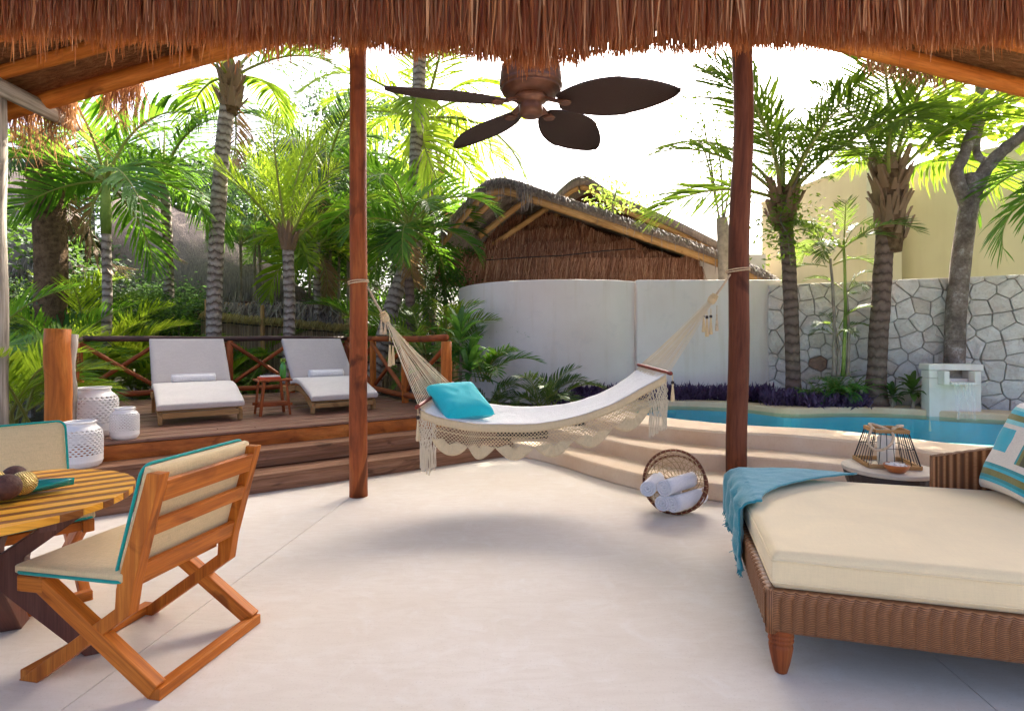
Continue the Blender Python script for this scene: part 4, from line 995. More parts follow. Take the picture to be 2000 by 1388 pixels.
# ---------------- round wicker side table, lantern and bowl
SC=V((2.50,3.74,0)); stb=thing('wicker_side_table','round dark wicker side table with pale top behind the daybed','side table',SC)
prof=[(.15,0),(.155,.02),(.16,.08),(.18,.2),(.215,.32),(.245,.40),(.258,.455),(.25,.47)]
n=120;P=[];F_=[];U=[]
for r,z in prof:
    for k in range(n): rr=r+.004*abs(sin(k*pi/3)); P.append(SC+V((rr*cos(2*pi*k/n),rr*sin(2*pi*k/n),z)))
for i in range(len(prof)-1):
    for k in range(n): F_.append([i*n+k,i*n+(k+1)%n,(i+1)*n+(k+1)%n,(i+1)*n+k]); U.append([(k*.01,prof[i][1]),(k*.01+.01,prof[i][1]),(k*.01+.01,prof[i+1][1]),(k*.01,prof[i+1][1])])
m_=MB(); m_.add(P,F_,U); m_.build('woven_body','wicker_dark',stb,smooth=True)
m_=MB(); m_.lathe([(.25,.466),(.268,.468),(.272,.478),(.272,.492),(.268,.496),(.002,.496)],SC,48); m_.build('table_top','tabletop_stone',stb)
STZ=.498; la=radians(-14); lc=SC+V((0.03,.07,STZ)); LM=Matrix.Translation(lc)@Matrix.Rotation(la,4,'Z')
lan=thing('wire_lantern','wood and wire candle lantern with rope handle on the wicker table','lantern',lc)
def lb(name,mt,bars):
    m_=MB(); m_.M=LM
    for a,b,w,h in bars: m_.bar(a,b,w,h)
    return m_.build(name,mt,lan)
hb,ht=.150,.098; H_=.235
for s in (-1,1):
    lb('base_frame','log_tan',[((-hb,s*hb,.012),(hb,s*hb,.012),.022,.024)]); lb('base_frame','log_tan',[((s*hb,-hb+.011,.012),(s*hb,hb-.011,.012),.022,.0235)])
    lb('top_frame','log_tan',[((-ht,s*ht,H_),(ht,s*ht,H_),.022,.022)]); lb('top_frame','log_tan',[((s*ht,-ht+.011,H_),(s*ht,ht-.011,H_),.022,.0215)])
for s in (-1,1):
    for i in range(7):
        t=(i/6-.5)*2*.95
        for ax in (0,1):
            a=V((t*hb,s*hb,.02)) if ax==0 else V((s*hb,t*hb,.02)); b=V((t*ht,s*ht,H_)) if ax==0 else V((s*ht,t*ht,H_))
            m_=MB(); m_.M=LM; m_.tube([a,b],.0026,5); m_.build('wire','wire',lan)
m_=MB(); m_.M=LM; hm=.124; loop_tube(m_,[(hm,hm,.125),(-hm,hm,.125),(-hm,-hm,.125),(hm,-hm,.125)],.0024,5); m_.build('wire','wire',lan)
m_=MB(); m_.M=LM; m_.tube(catmull([(-.09,-.05,H_+.01),(-.10,0,H_+.03),(-.07,.03,H_+.028),(-.02,-.06,H_+.012),(0,-.12,H_-.02),(-.03,-.15,H_-.08),(-.09,-.155,H_-.115),(-.14,-.15,H_-.10),(-.15,-.13,H_-.05),(-.10,-.06,H_+.02)],6),.0085,8); m_.build('rope_handle','rope_pale',lan,smooth=True)
m_=MB(); m_.M=LM; m_.tube(catmull([(.02,-.05,H_+.01),(.05,-.06,H_+.03),(.09,-.02,H_+.03),(.08,.04,H_+.02)],6),.0095,8); m_.build('rope_handle','rope_pale',lan,smooth=True)
m_=MB(); m_.M=LM; m_.lathe([(.04,.003),(.052,.004),(.052,.185),(.046,.19),(.03,.182),(.001,.180)],(0,0,0),24); o=m_.build('pillar_candle','candle',None,smooth=True); tag(o,'thick white candle inside the wire lantern','candle')
bc_=SC+V((-.06,-.165,STZ)); m_=MB(); m_.lathe([(.035,.0),(.045,.004),(.066,.03),(.074,.05),(.070,.052),(.060,.034),(.03,.018),(.001,.016)],bc_,24); o=m_.build('small_bowl','bowl_orange',None,smooth=True); tag(o,'small orange-brown bowl in front of the wire lantern','bowl')
m_=MB()
for i in range(60):
    a=R.random()*2*pi;r=.052*sqrt(R.random()); p=bc_+V((r*cos(a),r*sin(a),.040+.014*(1-r/.06)+R.uniform(-.004,.006))); s=R.uniform(.008,.012)
    mm=sphere(p,s,6,.8); m_.add(mm.v,mm.f)
o=m_.build('snack_pieces','shells',None,smooth=True); tag(o,'heap of pale puffed snacks filling the orange bowl','snack',kind='stuff')

# ---------------- towel basket
KC=V((1.31,4.46,0)); kr=.24; KC.z=.208
bk_=thing('net_basket','round rope-net basket lying open towards the terrace','basket',(KC.x,KC.y,0))
ax=V((-.52,-.80,.28)).normalized(); kx=ax.cross(V((0,0,1))).normalized(); ky=kx.cross(ax).normalized()
def bpnt(t,a): # t: 0 rim .. 1 pole behind
    r=kr*cos(t*pi/2)**.75; d=-t*.20; return KC+ax*(.10+d)+kx*r*cos(a)+ky*r*sin(a)+V((0,0,-.085*t))
def binder(name,ring,r,mt):
    m_=MB(); loop_tube(m_,ring,r,8); o=m_.build(name,mt,bk_,smooth=True)
    m2=MB(); N=len(ring)
    for i in range(0,N,2):
        c=V(ring[i]); d=(V(ring[(i+1)%N])-c).normalized(); e=d.orthogonal().normalized(); f=d.cross(e)
        loop_tube(m2,[c+(e*cos(2*pi*k/6)+f*sin(2*pi*k/6))*(r+.0018) for k in range(6)],.0032,4)
    m2.build('lashing','jute',o); return o
binder('rim_hoop',[bpnt(0,2*pi*i/72) for i in range(72)],.0105,'log_dark')
def ring2(a): r=kr*.98; return KC+ax*-.02+kx*(r*1.05*cos(a)+.02)+ky*(r*.93*sin(a)-.012)
binder('rear_hoop',[ring2(2*pi*i/72) for i in range(72)],.0095,'log_dark')
m_=MB()
for i in range(30):
    for sgn in (-1,1):
        m_.tube([bpnt(t/10*.97,2*pi*i/30+sgn*t/10*.9) for t in range(11)],.0026,4,False)
for t in (.15,.3,.45,.6,.75,.9): loop_tube(m_,[bpnt(t,2*pi*i/48) for i in range(48)],.0026,4)
o=m_.build('netting','netting',bk_); o['kind']='stuff'
def along(lab,dx,dz,L,r,sh,seed,tw=0):
    c=KC+kx*dx+V((0,0,dz))+ax*sh; 
    d=V((ax.x,ax.y,.0)).normalized(); rz=atan2(d.y,d.x)
    return put_towel(lab,(c.x,c.y,c.z-r),(0,0,rz+tw),L,r,'rolled towels in the basket',seed)
along('lower left rolled white towel in the net basket',.035,-.130,.36,.068,.13,1,.06)
along('lower right rolled white towel in the net basket',-.108,-.125,.38,.070,.13,2,-.30)
along('upper right rolled white towel in the net basket',-.035,-.012,.38,.070,.13,3,-.25)
along('upper left rolled white towel leaning over the basket rim',.150,-.045,.32,.066,.17,4,.10)

# ---------------- hammock
ham=thing('hammock','cream cotton hammock with crocheted scalloped fringe strung between two log posts','hammock',(0.2,4.8,.6))
near=[W(x,y,4.43) for x,y in ((822,800),(854,813),(908,824),(940,827),(989,828),(1043,827),(1097,819),(1151,805),(1205,784),(1259,754),(1300,732))]
far_=[W(x,y,5.2) for x,y in ((884,752),(905,768),(925,779),(945,786),(985,792),(1030,794),(1075,792),(1124,784),(1178,765),(1221,740),(1250,717))]
nc=catmull(near,6); fc=catmull(far_,6)
def bod(u,v):
    a=cat(nc,u);b=cat(fc,u); s=sin(pi*v); d=.05*sin(pi*min(1,max(0,u)))**.7
    return a.lerp(b,v)+V((0,0,-d*s+.004*noise.noise(V((u*30,v*12,0)))))
m_=MB(); m_.grid(bod,90,20); m_.build('body','hammock_cotton',ham,smooth=True,solid=.006)
def barr(a,b,over=.05):
    a=V(a);b=V(b);d=(b-a).normalized(); m_=MB(); m_.tube([a-d*over,a,b,b+d*over],.016,10); return m_.build('spreader_bar','redwood',ham,smooth=True)
LBn,LBf=W(818,792,4.43),W(881,750,5.2); RBn,RBf=W(1306,728,4.43),W(1250,713,5.2)
barr(LBn,LBf); barr(RBn,RBf)
LK,RK=W(756,628,4.80),W(1386,592,4.86)
for kn,a,b in ((LK,LBn,LBf),(RK,RBn,RBf)):
    for i in range(26):
        e=a.lerp(b,i/25); m_=MB(); s_=kn+V((R.gauss(0,.008),R.gauss(0,.012),R.gauss(0,.008)))
        m_.tube([s_,s_.lerp(e,.5)+V((0,0,-.008)),e],.0032,5,False); m_.build('cord','cord',ham)
for a,b,u0 in ((LBn,LBf,0.0),(RBn,RBf,1.0)):
    m_=MB()
    for i in range(40):
        t=i/39; m_.tube([a.lerp(b,t),bod(abs(u0-.035),t)],.0035,4,False)
    m_.build('end_cords','cord',ham)
def knot(kn,to,postc,pr,zz,name):
    m_=MB(); mm=sphere(kn+(to-kn).normalized()*.03,.036,10,1.1); m_.add(mm.v,mm.f); d=(to-kn).normalized()
    for k in range(5):
        c=kn+d*(.01+.018*k); e=d.orthogonal().normalized(); f=d.cross(e); loop_tube(m_,[c+(e*cos(2*pi*q/12)+f*sin(2*pi*q/12))*(.026+.008*sin(pi*k/4)) for q in range(12)],.006,5)
    m_.build('knot','crochet',ham,smooth=True)
    m_=MB(); m_.tube([kn,to.lerp(kn,.45)+V((0,0,-.01)),to],[.012,.010,.008],7); loop_tube(m_,[V((postc.x+(pr+.008)*cos(2*pi*q/24),postc.y+(pr+.008)*sin(2*pi*q/24),zz+.012*cos(2*pi*q/24))) for q in range(24)],.006,6); loop_tube(m_,[V((postc.x+(pr+.008)*cos(2*pi*q/24),postc.y+(pr+.008)*sin(2*pi*q/24),zz+.014+.010*cos(2*pi*q/24+.5))) for q in range(24)],.006,6)
    m_.build('rope','rope_pale',ham,smooth=True)
lz=EYE+(HY-553)/F*lp.y; rz_=EYE+(HY-530)/F*rp.y
knot(LK,V((lp.x+.085,lp.y-.03,lz-.03)),lp,.076,lz,'l'); knot(RK,V((rp.x-.08,rp.y-.04,rz_-.03)),rp,.09,rz_,'r')
def tassel(p,L,mt='crochet',w=.018,bead=True):
    p=V(p); m_=MB(); m_.tube([p,p+V((0,0,-L*.35))],.004,5)
    m_.lathe([(.006,-L*.34),(w*.5,-L*.36),(w*.42,-L*.42),(w*.62,-L*.6),(w,-L*.96),(w*.8,-L)],p,10); o=m_.build('tassel',mt,ham)
    if bead:
        m2=MB(); m2.lathe([(.006,-L*.36),(.013,-L*.34),(.013,-L*.26),(.006,-L*.24)],p,8); m2.build('bead','seeds',o)
for p,L in ((LBn+V((0,-.04,-.01)),.26),(RBn+V((.02,-.04,-.01)),.21),(LK+V((.03,-.03,-.10)),.28),(LK+V((.055,-.02,-.11)),.26),(RK+V((-.03,-.02,-.05)),.24),(RK+V((.0,-.03,-.05)),.22),(RK+V((-.055,-.01,-.05)),.20)): tassel(p,L)
for p,L in ((LK+V((-.045,-.02,.06)),.17),(LK+V((-.01,-.03,.04)),.15),(RK+V((.055,-.02,-.02)),.22)): tassel(p,L,'rope_pale',.016,False)
# crochet border hanging from the near edge
def edgep(s): return cat(nc,s)+V((0,-.012,0))
nl=sum((nc[i+1]-nc[i]).length for i in range(len(nc)-1))
def sway(s,d): return V((0,-.03*sin(d*4)+.012*noise.noise(V((s*14,d*3,1))),-d))
m_=MB(); m_.grid(lambda u,v: edgep(u)+sway(u,.062*v)+V((0,-.004,0)),100,3); m_.build('border_band','crochet',ham,smooth=True,solid=.004)
NS=6; u0,u1=.075,.925
def depth(u):     # net depth between scallops
    ph=((u-u0)/(u1-u0)*NS)%1; return .175+.095*abs(sin(pi*ph))
m_=MB()
dn=.027/nl
k=0; nd=int((u1-u0)/dn)
for sgn in (-1,1):
    for i in range(-8,nd+9):
        us=u0+i*dn; pts=[]
        for j in range(17):
            d=.055+j*.0125; uu=us+sgn*j*.0125/nl
            if u0<=uu<=u1 and d<=depth(uu)+.004: pts.append(edgep(uu)+sway(uu,d))
        if len(pts)>1: m_.tube(pts,.0024,4,False)
m_.tube([edgep(lerp(u0,u1,i/120))+sway(lerp(u0,u1,i/120),.10) for i in range(121)],.004,4,False)
m_.tube([edgep(lerp(u0,u1,i/240))+sway(lerp(u0,u1,i/240),depth(lerp(u0,u1,i/240))) for i in range(241)],.006,5,False)
o=m_.build('border_net','crochet',ham); o['kind']='stuff'
for k in range(NS):
    uc=u0+(k+.5)/NS*(u1-u0); hwu=(u1-u0)/NS*.48
    def scal(a,b):   # fan shell
        uu=uc+(a*2-1)*hwu*(.35+.65*b); lo=depth(uc+(a*2-1)*hwu); hi=.155+.035*(1-abs(a*2-1)); d=lerp(hi,lo,b)
        return edgep(uu)+sway(uu,d)+V((0,-.006+.003*cos(a*40),0))
    m_=MB(); m_.grid(scal,28,8); m_.build('scallop','crochet',ham,smooth=True,solid=.004)
for ua,ub in ((0.0,.095),(.915,1.0)):
    m_=MB(); nN=18
    for i in range(nN):
        uu=lerp(ua,ub,i/(nN-1)); top=edgep(uu)+sway(uu,.03); L=.43+R.uniform(-.02,.02)-(.05 if ua==0 and i>12 else 0)-(.05 if ua>0 else 0)
        pts=[]
        for j in range(10):
            t=j/9; zg=.010*(1 if (j+i)%2 else -1) if t<.5 else 0
            pts.append(top+V((zg+.008*noise.noise(V((i,t*3,0))),-.02*sin(t*3)+.012*noise.noise(V((i*3,t*2,5))),-L*t)))
        m_.tube(pts,[.0042]*9+[.0055],5)
    o=m_.build('long_fringe','cord',ham); o['kind']='stuff'
m_=MB(); pc=W(903,792,4.72)+V((-.02,0,.04)); ex=(V((.60,.50,-.06))).normalized(); nrm=V((.30,-.45,.85)).normalized(); ex=(ex-nrm*ex.dot(nrm)).normalized(); ey=nrm.cross(ex)
pillow(m_,pc,ex,ey,nrm,.46,.44,.17,28); o=m_.build('throw_pillow','turquoise',None,smooth=True); tag(o,'bright turquoise pillow lying in the hammock','pillow')

# ---------------- ceiling fan
FC=V((.092,2.74,2.50)); fan=thing('ceiling_fan','bronze ceiling fan with woven leaf-shaped blades','fan',FC)
m_=MB(); m_.lathe([(.02,-.075),(.045,-.073),(.056,-.062),(.058,-.02),(.05,-.01),(.075,0.0),(.078,.02),(.07,.03)],FC,28); m_.build('switch_housing','bronze',fan,smooth=True)
m_=MB(); m_.lathe([(.065,.024),(.10,.028),(.125,.036),(.128,.044),(.142,.046),(.145,.056),(.140,.060),(.152,.064),(.154,.078),(.148,.083),(.152,.088),(.15,.125),(.145,.16),(.10,.185),(.05,.20)],FC,36); m_.build('motor','bronze',fan,smooth=True)
log(FC+V((0,0,.19)),FC+V((0,0,2.35)),.018,.018,10,2,0).build('down_rod','bronze',fan)
for i,ad in enumerate((-17,55,127,199)):
    a=radians(ad); d=V((cos(a),sin(a),0)); sdv=V((-sin(a),cos(a),0)); pit=radians(-14)
    wd=sdv*cos(pit)+V((0,0,1))*sin(pit); nr=V((0,0,1))*cos(pit)-sdv*sin(pit)
    def bl(u,v,off):
        r=lerp(.135,.70,u); w=.130*(sin(pi*min(1,(u*.94+.06)))**.62)*(1.05 if u<.55 else 1.0-.25*(u-.55)); s=v*2-1
        return FC+d*r+wd*s*w+nr*(off-.012*s*s)+V((0,0,-.008-.02*u))
    m_=MB(); st=0
    for off in (.004,-.004): m_.grid((lambda u,v: bl(u,v,.004)) if off>0 else (lambda v,u: bl(u,v,-.004)),24,10) if off>0 else m_.grid(lambda v,u: bl(u,v,-.004),10,24)
    rim=[(t/24,0) for t in range(25)]+[(1-t/24,1) for t in range(25)]
    P=[];[P.extend([bl(u,v,.004),bl(u,v,-.004)]) for u,v in rim]; m_.add(P,[[2*q,2*((q+1)%50),2*((q+1)%50)+1,2*q+1] for q in range(50)])
    blade=m_.build('blade','blade',fan,smooth=True)
    m_=MB(); m_.bar(FC+d*.06+V((0,0,.01)),FC+d*.15+V((0,0,-.02)),.03,.012); m_.lathe([(.001,-.006),(.026,-.006),(.03,0),(.026,.004)],FC+d*.17+V((0,0,-.026)),14); m_.bar(FC+d*.14+V((0,0,-.022)),FC+d*.18+V((0,0,-.026)),.05,.01); m_.build('blade_bracket','bronze',blade,smooth=False)

# ---------------- waterfall spout at the pool
wc=V((5.47,6.85,0)); WD=radians(-24); WM=Matrix.Translation((wc.x,wc.y+.1,0))@Matrix.Rotation(WD*.45,4,'Z')
wf=thing('waterfall_block','white plaster waterfall block with square spout at the pool edge','fountain',(wc.x,wc.y+.1,.3))
def wb(name,mt,c,sz,bev=.008):
    m_=MB(); m_.M=WM; m_.box(c,sz); return m_.build(name,mt,wf,bevel=bev)
wb('body','whiteplaster',(0,.10,.52),(.57,.20,.66)); wb('body','whiteplaster',(-.225,.10,.90),(.119,.20,.098)); wb('body','whiteplaster',(.225,.10,.90),(.119,.20,.098))
wb('cap','whiteplaster',(0,.10,.99),(.60,.24,.075)); wb('spout_back','mortar',(0,.18,.90),(.33,.02,.098),.001)
for s in (-1,1): wb('spout_cheek','whiteplaster',(s*.165,-.075,.865),(.06,.146,.165))
wb('spout_lip','whiteplaster',(0,-.09,.80),(.268,.18,.034))
m_=MB(); m_.M=WM
m_.grid(lambda u,v: V((lerp(-.115,.115,u)*(1-.12*v),-.183-.05*v+.006*noise.noise(V((u*9,v*2,0))),lerp(.815,.375,v))),12,12)
o=m_.build('falling_water','fallwater',wf,smooth=True)

# ================================================================== VEGETATION
FM={}
KINDS={ # arc(deg), n/side, leaflet len, width, forward angle base->tip, V lift, droop, petiole share
 'coco':(75,52,.30,.016,62,28,.05,.55,.14),'young':(34,38,.27,.0125,52,26,.42,.12,.14),'manila':(95,36,.34,.027,58,30,.42,.30,.10),
 'areca':(70,38,.30,.0165,56,30,.45,.22,.22),'lady':(85,26,.30,.024,58,34,.38,.25,.18),'fern':(75,30,.14,.030,80,60,.05,.15,.05)}
def frond_mesh(kind,leafmat,var):
    key=(kind,leafmat,var)
    if key in FM: return FM[key]
    arc,n,ll,lw,a0,a1,lift,droop,pet=KINDS[kind]; r=random.Random(hash((kind,var))%1000 if False else sum(map(ord,kind))*7+var*13)
    arc*=r.uniform(.85,1.15); m_=MB(); N=22; pts=[];p=V((0,0,0)); sidebend=r.uniform(-.25,.25)
    T=[]
    for i in range(N+1):
        t=i/N; ang=-radians(arc)*t**1.4; d=V((cos(ang)*cos(sidebend*t*t),cos(ang)*sin(sidebend*t*t),sin(ang))); T.append(d); pts.append(p.copy()); p=p+d/N
    m_.mi=1; m_.tube(pts,[lerp(.014,.0025,i/N) for i in range(N+1)],5,False); m_.mi=0
    def at(t): i=t*N; a=int(min(i,N-1)); return pts[a].lerp(pts[a+1],i-a),T[a].lerp(T[a+1],i-a).normalized()
    for i in range(n):
        t=lerp(pet,.99,i/(n-1)); p,tt=at(t); side=tt.cross(V((0,0,1)))
        if side.length<.05: side=V((0,-1,0))
        side.normalize(); up=side.cross(tt)
        prof=min(1,.45+(t-pet)*3.2)*(1-.62*max(0,(t-.55)/.45)**1.5)
        for s in (-1,1):
            if r.random()<.03: continue
            fa=radians(lerp(a0,a1,t)+r.gauss(0,5)); L=ll*prof*r.uniform(.88,1.1); lf=lift+r.gauss(0,.12)
            d=(tt*cos(fa)+(side*s*cos(lf)+up*sin(lf))*sin(fa)).normalized(); dz=V((0,0,-1))
            dr=droop*r.uniform(.6,1.4)
            q=[p,p+d*L*.4+dz*dr*L*.12,p+d*L*.75+dz*dr*L*.42,p+d*L*.97+dz*dr*L*.85]
            wv=d.cross(up); wv=(wv if wv.length>.01 else tt).normalized(); wv=(wv*.85+up*.3*s).normalized(); w=lw*L/ll*r.uniform(.8,1.2)
            m_.add([q[0]-wv*w*.25,q[0]+wv*w*.25,q[1]-wv*w*.5,q[1]+wv*w*.5,q[2]-wv*w*.38,q[2]+wv*w*.38,q[3]],[[0,1,3,2],[2,3,5,4],[4,5,6]])
    me=m_.mesh('frond',[leafmat,'stem']); FM[key]=me; return me
def fmat(p,az,el,roll,L): return Matrix.Translation(p)@Matrix.Rotation(az,4,'Z')@Matrix.Rotation(-el,4,'Y')@Matrix.Rotation(roll,4,'X')@Matrix.Scale(L,4)
def fronds(o,base,kind,leaf,n,L,el0,el1,seed,az0=None,az1=None,nvar=4,off=.04,name='frond'):
    r=random.Random(seed); base=V(base)-o.location
    for i in range(n):
        f=(i+.5)/n; az=i*2.39996+r.gauss(0,.2)+seed if az0 is None else r.uniform(az0,az1)
        el=lerp(el0,el1,f)+r.gauss(0,.10); d=V((cos(az),sin(az),0))*off
        inst(name,frond_mesh(kind,leaf,r.randrange(nvar)),o,fmat(base+d+V((0,0,-.12*f)),az,el,r.gauss(0,.25),L*r.uniform(.82,1.12)))
def trunk(o,pts,r0,r1,mat,flare=1.0,ring=.085,name='trunk'):
    c=catmull(pts,8); tot=sum((c[i+1]-c[i]).length for i in range(len(c)-1)); N=max(12,int(tot/(ring/2))); P=[];rad=[]
    for i in range(N+1):
        t=i/N; P.append(cat(c,t)+V((.008*noise.noise(V((t*9,r0*90,0))),0,0))); rr=lerp(r0,r1,t)*(1+(flare-1)*max(0,1-t*5)**2)
        rad.append(rr*(1+.016*(1 if i%2 else -1)+.05*noise.noise(V((t*12,r0*50,3)))))
    m_=MB(); m_.tube(P,rad,14); return m_.build(name,mat,o,smooth=True)
def boots(o,p,h,r,n,seed,mat='dead_frond'):       # old leaf bases and fibre below a crown
    rr=random.Random(seed)
    m_=MB(); m_.tube([V(p)+V((0,0,-h*.1)),V(p)+V((0,0,h*.3)),V(p)+V((0,0,h*.75)),V(p)+V((0,0,h*1.02))],[r*.75,r*1.0,r*.98,r*.6],12); m_.build('fibre_sheath','dead_sheath',o,smooth=True)
    for i in range(n):
        a=i*2.4+rr.random(); z=h*rr.uniform(.02,.9); d=V((cos(a),sin(a),0)); b=V(p)+d*r*.8+V((0,0,z)); L=rr.uniform(.14,.34); w=rr.uniform(.03,.075); s=V((-sin(a),cos(a),0)); od=rr.uniform(.05,.6)*(1 if rr.random()<.8 else 1.6)
        e=b+(V((0,0,1))+d*od).normalized()*L
        m_=MB(); m_.add([b-s*w,b+s*w,b+d*.03+s*w*.8,b+d*.03-s*w*.8,e-s*w*.45,e+s*w*.45,e+d*.02+s*w*.3,e+d*.02-s*w*.3],[[0,1,5,4],[3,2,6,7][::-1],[0,4,7,3],[1,2,6,5],[4,5,6,7]]); m_.build('leaf_base',mat,o)
def palm(label,base,top,r0,r1,tm,kind,leaf,n,L,el0,el1,seed,mid=None,flare=1.3,shaft=0,boot=0,bootr=0,group=None,nvar=4,dead=0):
    o=thing('palm_tree',label,'palm',base,0,group); base=V(base);top=V(top)
    pts=[base]+([V(mid)] if mid else [base.lerp(top,.5)+V((r0*.4,0,0))])+[top]
    trunk(o,pts,r0,r1,tm,flare); cp=top.copy()
    if shaft: m_=MB(); m_.tube([top+V((0,0,-.02)),top+V((0,0,shaft*.3)),top+V((0,0,shaft))],[r1*1.05,r1*1.25,r1*.6],12); m_.build('crownshaft','trunk_shaft',o,smooth=True); cp=top+V((0,0,shaft*.95))
    if boot: boots(o,top-V((0,0,boot*.75)),boot,bootr*.86,int(34+50*boot),seed); cp=top+V((0,0,.08))
    fronds(o,cp,kind,leaf,n,L,el0,el1,seed,nvar=nvar)
    if kind in ('coco','manila') and r0>.06 and base.x<0: fronds(o,cp-V((0,0,.1)),kind,'dead_leaf',1,L*.75,-.9,-1.2,seed+500)
    m_=MB(); m_.tube([cp,cp+V((.01,0,L*.25)),cp+V((.02,0,L*.55))],[.03,.018,.003],6); m_.build('spear','stem',o)
    return o
# -- right-hand palms by the pool
Yr=8.0; palm('ringed palm at the end of the white wall, nearest the log post',W(1550,775,Yr),W(1530,385,Yr),.10,.095,'trunk_brown','coco','coco',11,2.2,1.40,.55,3,W(1543,560,Yr),1.15,0,.55,.19)
Yp=7.55; palm('stout flared palm in front of the stone wall with shaggy leaf bases',W(1708,800,Yp),W(1738,350,Yp),.118,.108,'trunk_brown','coco','coco',11,2.1,1.42,.60,8,W(1722,560,Yp),1.75,0,1.15,.21)
# vine on the first palm
vn=thing('climbing_vine','leafy vine climbing the ringed palm beside the log post','vine',W(1545,420,7.85))
# -- slender clustered palm by the stone wall
sp=thing('slender_palm','slender young palm clump against the stone wall','palm',W(1635,735,7.75))
for x0,y0,x1,y1,n,L,s in ((1628,735,1622,505,6,.75,1),(1646,735,1648,470,6,.95,2),(1636,735,1632,640,6,.5,3),(1655,735,1652,560,4,.5,4)):
    trunk(sp,[W(x0,y0,7.75),W((x0+x1)/2+4,(y0+y1)/2,7.75),W(x1,y1,7.75)],.026,.016,'bark_pale' if s!=2 else 'trunk_shaft',1.2,.12,'stem'); fronds(sp,W(x1,y1,7.75),'lady','lowpalm',n,L,1.25,.25,40+s)
# -- palm outside the frame whose fronds reach in at the right
p0=V((6.75,6.35,.35)); o=palm('palm at the right picture edge, only its dark hanging fronds in view',p0,(6.75,6.35,3.35),.11,.09,'trunk_brown','manila','manila',10,1.35,.25,-.45,21)
# -- background leafy sapling behind the wall and pruned trunk
o=thing('sapling','thin sparse sapling rising behind the white wall beside the log post','tree',W(1415,560,10.2))
trunk(o,[W(1418,560,10.2),W(1414,480,10.2),W(1410,425,10.2)],.13,.10,'bark_pale',1.1,.3)
lm=None
def leafquad(m_,p,d,L,w,fold=.15):
    d=V(d).normalized(); s=d.cross(V((0,0,1)));
    if s.length<.05: s=V((1,0,0))
    s.normalize(); s=(s+V((0,0,R.gauss(0,.5)))).normalized(); up=s.cross(d)
    m_.add([p,p+d*L*.45-s*w*.5+up*fold*w,p+d*L,p+d*L*.45+s*w*.5+up*fold*w,p+d*L*.5],[[0,4,1],[4,2,1],[0,3,4],[4,3,2]])
def sprig(m_,p,spread,n,L,w):
    for i in range(n):
        q=V(p)+V((R.gauss(0,1),R.gauss(0,1),R.gauss(0,1)))*spread; leafquad(m_,q,(R.gauss(0,1),R.gauss(0,1),R.gauss(-.25,.6)),L*R.uniform(.6,1.3),w*R.uniform(.7,1.2))
m_=MB(); tw=MB()
for br in ([(1405,430),(1390,330),(1372,230),(1350,165)],[(1412,430),(1408,330),(1398,250),(1405,180)],[(1414,430),(1425,360),(1428,300)],[(1400,400),(1375,290),(1345,250)]):
    c=catmull([W(x,y,10.2) for x,y in br],6); tw.tube(c,[lerp(.025,.006,i/(len(c)-1)) for i in range(len(c))],5)
    for i,p in enumerate(c[4:]): sprig(m_,p,.16,9,.11,.055)
tw.build('branch','bark_pale',o); q=m_.build('leaves','vine',o); q['kind']='stuff'
m_=MB()
for x,y,s,n in ((1520,420,.16,90),(1535,455,.18,110),(1510,480,.15,70),(1560,340,.16,80),(1590,290,.14,50),(1550,400,.16,80),(1580,445,.2,110),(1620,455,.14,70),(1500,440,.1,30)): sprig(m_,W(x,y,7.75),s*1.0,n,.085,.05)
tw=MB(); tw.tube(catmull([W(1545,520,7.85),W(1538,460,7.8),W(1525,420,7.8),W(1560,345,7.75),W(1590,285,7.75)],6),.012,5); tw.build('stem','bark',vn); q=m_.build('leaves','vine',vn); q['kind']='stuff'
m_=MB()
for x,y,s,n in ((1192,375,.22,150),(1215,385,.2,120),(1250,392,.14,50),(1170,392,.12,40)): sprig(m_,W(x,y,11.2),s,n,.13,.06)
o=thing('roof_shrub','pale green shrub sprouting over the villa roof','shrub',W(1200,420,11.2)); q=m_.build('leaves','yellowbush',o); q['kind']='stuff'
m_=MB(); m_.tube([W(1200,440,11.3),W(1196,400,11.2),W(1205,370,11.2)],.02,5); m_.build('stem','bark',o)
# -- broadleaf tree at the right: mottled trunk, forked limbs, big leaves, plus an added unseen crown that shades the terrace
tree=thing('broadleaf_tree','mottled grey forked tree with large leaves behind the waterfall block','tree',W(1862,716,7.2))
Yt=7.33
trunk(tree,[W(1862,790,Yt),W(1868,600,Yt),W(1885,450,Yt),W(1898,370,Yt)],.118,.105,'bark',1.1,.4)
def limb(px,r0,r1):
    c=catmull([W(x,y,Y) for x,y,Y in px],6); m_=MB(); m_.tube(c,[lerp(r0,r1,(i/(len(c)-1))**.8)*(1+.12*noise.noise(V((i*.8,r0*90,0)))) for i in range(len(c))],10); return m_.build('limb','bark',tree,smooth=True)
limb([(1888,400,Yt),(1868,340,Yt),(1882,305,Yt),(1905,235,Yt),(1918,150,Yt+.1),(1930,20,Yt+.5),(1900,-140,Yt+1.2)],.085,.05)
limb([(1900,380,Yt),(1925,330,Yt-.1),(1958,295,Yt-.2),(2010,250,Yt-.4),(2060,170,Yt-.6),(2080,-60,Yt)],.10,.05)
limb([(1935,318,Yt-.1),(1908,300,Yt),(1918,240,Yt+.2),(1950,180,Yt+.5),(1985,60,Yt+1)],.05,.03)
limb([(1920,60,Yt+.3),(1800,-150,Yt+1.2),(1650,-320,Yt+1.8),(1480,-420,Yt+2.4)],.05,.02)
limb([(1905,-100,Yt+1),(1780,-330,Yt+2),(1600,-520,Yt+3)],.05,.02)
limb([(1898,372,Yt),(1900,350,Yt),(1902,343,Yt)],.12,.10)
